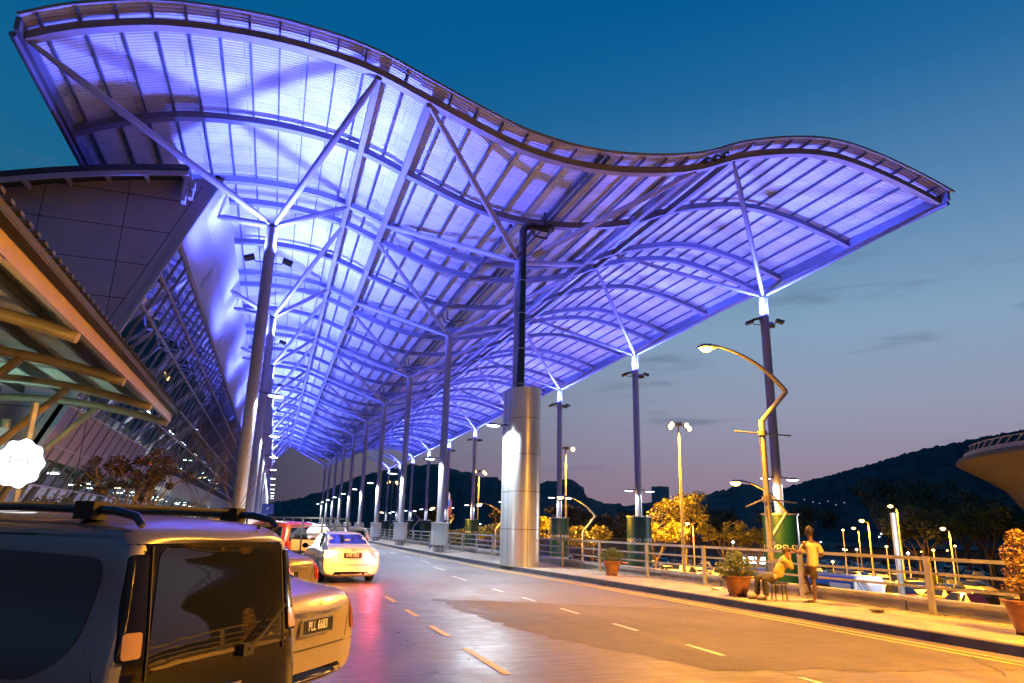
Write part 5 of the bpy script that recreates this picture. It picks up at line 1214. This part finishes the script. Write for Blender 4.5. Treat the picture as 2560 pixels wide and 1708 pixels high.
dl = ['leftmost', 'second', 'third', 'fourth', 'fifth', 'sixth', 'seventh', 'eighth']
for i, (x, y, h, r) in enumerate(dk):
    lb = 'dark leafy tree standing behind the parked cars, left part of the far tree line' if x < 85 else ('dark leafy tree standing behind the parked cars, right part of the far tree line' if y > 52 else 'low dark bush between the parked cars at the right')
    tree('tree', (x, y, lot_off), h, r, lb, 80+i, 'leaf_dark' if i > 3 else 'leaf', 'round', ('dark trees in the left part of the far tree line' if x < 85 else 'dark trees in the right part of the far tree line' if y > 52 else 'low dark bushes at the right'), n=3600, s0=.14, s1=.34)
tree('tree', (-2.95, 18.5, 0), 3.75, .9, 'brown twiggy small leaved tree behind the roof of the van', 7, 'leaf_brown', 'vase', n=6500, s0=.02, s1=.055)
tree('shrub', (-3.85, 15.2, 0), 2.4, .9, 'dark green bush left of the twiggy tree behind the van', 17, 'leaf_dark', 'round', n=3000, s0=.02, s1=.05)
tree('sapling', (-2.37, 26.0, .12), 5.6, 1.2, 'bare thin sapling in front of the glass facade', 27, 'leaf', 'bare')
tree('sapling', (-1.12, 23.5, 0), 5.2, 1.0, 'bare thin sapling in front of the nearest terminal side column', 29, 'leaf', 'bare')
rr = random.Random(77)
for i in range(34):
    a = radians(rr.uniform(14, 52)); dist = rr.uniform(75, 170); x, y = dist*sin(a), dist*cos(a); h_ = rr.uniform(3.2, 6.5)
    if x < 34: continue
    warm = rr.random() < .7
    t = empty('lamp_post', (x, y, lot_off), label=('tiny warm lamp far across the lower car park' if warm else 'tiny cold white lamp far across the lower car park'), cat='lamp post', group=('tiny warm lamps far across the car park' if warm else 'tiny white lamps far across the car park'))
    q = MB(); q.tube([(0, 0, 0), (0, 0, h_)], .05, 6); q.build('pole', 'rail', t)
    q = MB(); q.lathe([(.02, -.13), (.17, 0), (.02, .13)], 8, c=(0, 0, h_)); q.build('lamp', 'lamp_sodium' if warm else 'lamp_white', t)
# small things at the far end and on the left
def board(label, loc, w, h, mt, rz=0, name='sign_board', txt=None, tm='letter'):
    t = empty(name, loc, rz, label=label, cat='sign')
    q = MB(); q.box((0, 0, h/2), (w, .08, h)); b_ = q.build('board', mt, t, smooth=False)
    if txt:
        x_ = text_mesh(txt, h*.5, tm, b_); x_.rotation_euler = (pi/2, 0, 0); x_.location = (0, -.05, h*.5)
    return t
board('yellow orange hoarding boards standing in front of the shopfronts', (-3.6, 37, .12), 3.2, 1.7, 'orange_board', .2)
board('small blue and white direction sign on the far terminal side columns', (-.55, 83, 2.6), 1.3, 1.1, 'sign_blue', 0, txt='P')
bt = empty('bench', (11.2, 50, .152), label='dark metal bench with crossed legs on the pavement between two clad columns', cat='bench')
q = MB(); q.box((0, 0, .45), (.5, 1.9, .06)); q.build('seat', 'dark_metal', bt, smooth=False)
for y in (-.7, .7):
    q = MB(); q.tube([(-.28, y, 0), (.22, y, .62)], .03, 6); q.tube([(.28, y, 0), (-.22, y, .62)], .03, 6); q.build('leg', 'dark_metal', bt)
fl = empty('flag', (11.6, 48.2, .152), label='furled flag in red, blue and yellow on a pole beside the second clad column', cat='flag')
q = MB(); q.tube([(0, 0, 0), (0, 0, 3.9)], .03, 8); q.build('pole', 'galv', fl)
q = MB(); q.tube([(.04, 0, 3.8), (.10, 0, 3.2), (.12, .02, 2.6), (.08, 0, 2.2)], [.03, .13, .15, .04], 8); q.build('cloth', 'red_car', fl)
q = MB(); q.tube([(.0, -.06, 3.5), (.02, -.1, 3.1), (.06, -.08, 2.8)], [.02, .08, .02], 8); q.build('cloth', 'bus_blue', fl)

# ================================================================== PEOPLE
RV = Vector((cos(YAW), -sin(YAW), 0)); FV = Vector((sin(YAW), cos(YAW), 0))
def skin(name, J, Ed, mt, parent, sub=2, sx=None):
    """J: name -> ((u, d, z), radius or (rx, ry)); u to the right of the picture, d away from it"""
    me = bpy.data.meshes.new(name); keys = list(J); idx = {k: i for i, k in enumerate(keys)}
    me.from_pydata([Vector(J[k][0]) for k in keys], [(idx[a], idx[b]) for a, b in Ed], [])
    o = bpy.data.objects.new(name, me); COL.objects.link(o)
    md = o.modifiers.new('k', 'SKIN'); md.use_smooth_shade = True; md.branch_smoothing = .6
    sd = o.modifiers.new('s', 'SUBSURF'); sd.levels = sub; sd.render_levels = sub
    for i, k in enumerate(keys):
        r = J[k][1]; me.skin_vertices[0].data[i].radius = r if isinstance(r, tuple) else (r, r); me.skin_vertices[0].data[i].use_root = (i == 0)
    dg = bpy.context.evaluated_depsgraph_get(); me2 = bpy.data.meshes.new_from_object(o.evaluated_get(dg)); bpy.data.objects.remove(o)
    me2.materials.clear(); me2.materials.append(M[mt]); me2.shade_smooth(); me2.name = name
    p = bpy.data.objects.new(name, me2); COL.objects.link(p); p.parent = parent; return p
def chain(*ks): return list(zip(ks, ks[1:]))
def hand(J, E_, pre, wr, tip_dir, side, curl=.35, s=1.0):
    wr = Vector(wr); t = Vector(tip_dir).normalized(); sd = Vector(side).normalized(); nrm = t.cross(sd).normalized()
    J[pre+'w'] = (wr, .026*s); J[pre+'p'] = (wr+t*.045*s, (.036*s, .022*s)); J[pre+'q'] = (wr+t*.075*s, (.036*s, .018*s)); E_ += chain(pre+'w', pre+'p', pre+'q')
    for i, (o, l) in enumerate(((-.032, .062), (-.011, .075), (.011, .07), (.031, .052))):
        b = wr+t*.085*s+sd*o*s; J[f'{pre}{i}a'] = (b, .0095*s); J[f'{pre}{i}b'] = (b+t*l*.55*s+nrm*curl*.02, .0085*s); J[f'{pre}{i}c'] = (b+t*l*.95*s+nrm*curl*.055, .007*s); E_ += chain(pre+'q', f'{pre}{i}a', f'{pre}{i}b', f'{pre}{i}c')
    b = wr+t*.03*s-sd*.04*s; J[pre+'ta'] = (b, .011*s); J[pre+'tb'] = (b+(t*.7-sd*.7).normalized()*.045*s, .009*s); E_ += chain(pre+'p', pre+'ta', pre+'tb')
def face(parent, c, r, fwd, mt):   # c head centre, fwd facing direction
    f = Vector(fwd).normalized(); s_ = f.cross(Vector((0, 0, 1))).normalized(); u = s_.cross(f)
    q = MB()
    for sg_ in (-1, 1):
        e = Vector(c)+f*r*.88+s_*sg_*r*.38+u*.01; q.lathe([(.001, -.008), (.010, 0), (.001, .008)], 8, c=tuple(e))
    q.build('eye', 'hair', parent)
# standing man, seen from behind, one hand on the seated man's head
man = empty('person', (12.32, 14.16, .152), -YAW, label='standing man seen from behind in pale rumpled shirt and dark shorts, touching the seated man', cat='person')
J = {'pel': ((.10, .02, .80), (.135, .105)), 'bel': ((.12, .0, .95), (.13, .10)), 'che': ((.12, 0, 1.22), (.155, .10)), 'nb': ((.12, .0, 1.36), (.10, .075)), 'nk': ((.115, .0, 1.45), (.05, .05)), 'h0': ((.11, .02, 1.53), (.072, .082)), 'h1': ((.105, .02, 1.60), (.08, .092)), 'h2': ((.105, .01, 1.67), (.062, .072)),
     'sL': ((-.05, .0, 1.34), .062), 'eL': ((-.13, .10, 1.10), .042), 'wL': ((-.25, .25, 1.20), .030), 'sR': ((.29, .0, 1.34), .062), 'eR': ((.385, .02, 1.07), .042), 'wR': ((.33, .20, 1.02), .030),
     'hR': ((.14, .0, .74), .088), 'kR': ((.11, .02, .46), .056), 'cR': ((.12, .0, .34), .054), 'aR': ((.10, -.01, .075), .036), 'fR': ((.03, -.01, .035), (.045, .03)), 'tR': ((-.10, .0, .028), (.042, .022)),
     'hL': ((.02, .05, .74), .085), 'kL': ((.06, .36, .60), .056), 'aL': ((.10, .20, .22), .036), 'fL': ((.06, .22, .19), (.04, .028)), 'tL': ((-.04, .27, .17), (.04, .022))}
Ed = chain('pel', 'bel', 'che', 'nb', 'nk', 'h0', 'h1', 'h2')+chain('nb', 'sL', 'eL', 'wL')+chain('nb', 'sR', 'eR', 'wR')+chain('pel', 'hR', 'kR', 'cR', 'aR', 'fR', 'tR')+chain('pel', 'hL', 'kL', 'aL', 'fL', 'tL')
hand(J, Ed, 'lh', (-.26, .26, 1.21), (-.5, .3, -.15), (.2, .1, 1), .6); Ed.append(('wL', 'lhw')); hand(J, Ed, 'rh', (.33, .21, 1.02), (-.2, .9, .1), (0, .1, 1), .8); Ed.append(('wR', 'rhw'))
body = skin('body', J, Ed, 'skin_dark', man)
q = MB(); q.lathe([(.001, 1.765), (.05, 1.755), (.078, 1.72), (.093, 1.66), (.090, 1.60), (.078, 1.555)], 16, c=(.105, .005, 0), cap=False); hr = q.build('hair', 'hair', man)
for v in hr.data.vertices: v.co.y = v.co.y*1.12-.006; v.co += Vector((noise.noise(v.co*30), noise.noise(v.co*30+Vector((9, 0, 0))), 0))*.008
for s_ in (-1, 1):
    q = MB(); q.lathe([(.002, -.028), (.014, -.01), (.016, .012), (.004, .028)], 8, c=(.105+s_*.088, .02, 1.60)); q.build('ear', 'skin_dark', man)
q = MB(); q.lathe([(.002, -.03), (.016, -.015), (.006, .03)], 8, c=(.105, .108, 1.60)); q.build('nose', 'skin_dark', man)
Js = {'a': ((.115, .015, .80), (.205, .15)), 'a0': ((.12, .01, .90), (.185, .14)), 'a1': ((.13, 0, 1.04), (.172, .13)), 'b': ((.12, 0, 1.22), (.19, .13)), 'c': ((.12, 0, 1.34), (.15, .095)), 'n': ((.12, .0, 1.42), (.065, .06)), 'sL': ((-.05, .0, 1.325), (.07, .07)), 'xL': ((-.115, .06, 1.13), (.072, .072)), 'sR': ((.29, .0, 1.325), (.07, .07)), 'xR': ((.365, .01, 1.12), (.072, .072))}
skin('shirt', Js, chain('a', 'a0', 'a1', 'b', 'c', 'n')+chain('c', 'sL', 'xL')+chain('c', 'sR', 'xR'), 'shirt_white', man)
Jt = {'p': ((.10, .02, .90), (.15, .12)), 'p2': ((.10, .02, .76), (.14, .11)), 'r': ((.135, .0, .68), .105), 'r2': ((.12, .01, .50), .088), 'l': ((.03, .10, .70), .10), 'l2': ((.05, .26, .63), .085)}
skin('shorts', Jt, chain('p', 'p2', 'r', 'r2')+chain('p2', 'l', 'l2'), 'cloth_dark', man)
q = MB(); q.box((-.03, -.01, .012), (.30, .10, .022)); q.build('sandal', 'shoe', man, smooth=False)
# seated man
st = empty('person', (12.2, 14.62, .152), -YAW, label='seated man in yellow shirt and dark trousers, bowed head on his hand', cat='person')
o_ = Vector((-.03, .0, 0))
J = {'pel': ((-.33, 0, .52), (.13, .12)), 'w': ((-.30, 0, .66), (.12, .10)), 'ch': ((-.21, 0, .86), (.13, .12)), 'nb': ((-.16, 0, .98), (.08, .09)), 'nk': ((-.12, 0, 1.03), .05), 'h0': ((-.085, 0, 1.07), (.07, .075)), 'h1': ((-.06, 0, 1.13), (.085, .08)), 'h2': ((-.03, 0, 1.19), (.06, .06)),
     's1': ((-.17, -.16, .93), .06), 'e1': ((-.03, -.22, .74), .045), 'w1': ((-.05, -.13, .95), .032), 's2': ((-.17, .16, .93), .06), 'e2': ((-.06, .20, .72), .045), 'w2': ((-.04, .12, .92), .032),
     'l1': ((-.42, -.09, .50), .09), 'k1': ((-.72, -.11, .50), .062), 'a1': ((-.67, -.11, .09), .042), 'f1': ((-.72, -.11, .045), (.045, .035)), 't1': ((-.86, -.12, .03), (.045, .024)),
     'l2': ((-.42, .09, .51), .09), 'k2': ((-.80, .12, .53), .062), 'a2': ((-.82, .12, .10), .042), 'f2': ((-.87, .12, .045), (.045, .035)), 't2': ((-1.01, .12, .03), (.045, .024))}
Ed = chain('pel', 'w', 'ch', 'nb', 'nk', 'h0', 'h1', 'h2')+chain('nb', 's1', 'e1', 'w1')+chain('nb', 's2', 'e2', 'w2')+chain('pel', 'l1', 'k1', 'a1', 'f1', 't1')+chain('pel', 'l2', 'k2', 'a2', 'f2', 't2')
hand(J, Ed, 'ah', (-.05, -.13, .96), (.02, .05, 1), (1, 0, 0), .5); Ed.append(('w1', 'ahw')); hand(J, Ed, 'bh', (-.04, .12, .93), (.02, -.05, 1), (1, 0, 0), .5); Ed.append(('w2', 'bhw'))
skin('body', J, Ed, 'skin_mid', st)
Js = {'a': ((-.35, 0, .50), (.15, .145)), 'a1': ((-.30, 0, .68), (.14, .135)), 'b': ((-.22, 0, .85), (.15, .135)), 'c': ((-.165, 0, .965), (.09, .10)), 's1': ((-.17, -.165, .925), .075), 'x1': ((-.08, -.21, .80), .068), 'y1': ((-.03, -.225, .74), .058), 's2': ((-.17, .165, .925), .075), 'x2': ((-.08, .21, .80), .068)}
skin('shirt', Js, chain('a', 'a1', 'b', 'c')+chain('c', 's1', 'x1', 'y1')+chain('c', 's2', 'x2'), 'shirt_yellow', st)
Jt = {'pp': ((-.32, 0, .60), (.13, .13)), 'p': ((-.34, 0, .50), (.155, .15)), 'l1': ((-.44, -.09, .50), .105), 'k1': ((-.72, -.11, .50), .08), 'm1': ((-.70, -.11, .28), .072), 'a1': ((-.68, -.11, .09), .066), 'l2': ((-.44, .09, .51), .105), 'k2': ((-.80, .12, .53), .08), 'm2': ((-.81, .12, .30), .072), 'a2': ((-.82, .12, .09), .066)}
skin('trousers', Jt, chain('pp', 'p', 'l1', 'k1', 'm1', 'a1')+chain('p', 'l2', 'k2', 'm2', 'a2'), 'trousers', st)
for nm, (x, y) in (('a', (-.76, -.115)), ('b', (-.91, .12))):
    Jf = {'a': ((x+.08, y, .055), (.05, .048)), 'b': ((x-.02, y, .045), (.05, .042)), 'c': ((x-.12, y, .035), (.046, .03)), 'd': ((x-.17, y, .03), (.03, .02))}
    skin('shoe', Jf, chain('a', 'b', 'c', 'd'), 'shoe', st)
bm = bmesh.new(); bmesh.ops.create_uvsphere(bm, u_segments=18, v_segments=12, radius=.098)
for v in bm.verts:
    v.co = Vector((v.co.x*1.05, v.co.y*.95, v.co.z*1.0))+Vector((noise.noise(v.co*25), noise.noise(v.co*25+Vector((5, 5, 5))), noise.noise(v.co*25+Vector((1, 9, 5)))))*.010
bmesh.ops.delete(bm, geom=[v for v in bm.verts if v.co.z < -.02 and v.co.x > -.04], context='VERTS')
me = bpy.data.meshes.new('hair'); bm.to_mesh(me); bm.free(); me.materials.append(M['hair_brown']); me.shade_smooth(); o = bpy.data.objects.new('hair', me); COL.objects.link(o); o.parent = st; o.location = (-.075, 0, 1.155)
for s_ in (-1, 1):
    q = MB(); q.lathe([(.002, -.028), (.014, -.01), (.016, .012), (.004, .028)], 8, c=(-.07, s_*.085, 1.11)); q.build('ear', 'skin_mid', st)
q = MB(); q.lathe([(.002, -.03), (.016, -.015), (.006, .03)], 8, c=(.03, 0, 1.09)); q.build('nose', 'skin_mid', st)
# stool
sl = empty('stool', (12.2, 14.62, .152), -YAW, label='dark folding stool with thin splayed legs under the seated man', cat='stool')
q = MB(); q.box((-.33, 0, .40), (.34, .32, .04)); q.build('seat', 'dark_metal', sl, smooth=False)
for x in (-.47, -.20):
    for y in (-.14, .14):
        q = MB(); q.tube([(x*.9-.03, y*.8, .39), (x, y, 0)], .013, 6); q.build('leg', 'dark_metal', sl)
# far seated figure on the pavement
fp = empty('person', (11.4, 62, .152), 0, label='distant person in dark clothes sitting on a post by the far railing', cat='person')
J = {'pel': ((0, 0, .55), .13), 'ch': ((.04, 0, .9), .15), 'nk': ((.06, 0, 1.12), .05), 'h': ((.07, 0, 1.25), .09), 'k1': ((-.35, .1, .5), .07), 'a1': ((-.45, .1, .08), .05), 't1': ((-.58, .1, .04), .04), 'k2': ((-.32, -.1, .5), .07), 'a2': ((-.25, -.1, .08), .05), 't2': ((-.40, -.1, .04), .04), 'e1': ((-.1, .2, .75), .045), 'w1': ((-.3, .1, .6), .035), 's1': ((.05, .18, 1.02), .06)}
skin('body', J, chain('pel', 'ch', 'nk', 'h')+chain('pel', 'k1', 'a1', 't1')+chain('pel', 'k2', 'a2', 't2')+chain('ch', 's1', 'e1', 'w1'), 'cloth_dark', fp)
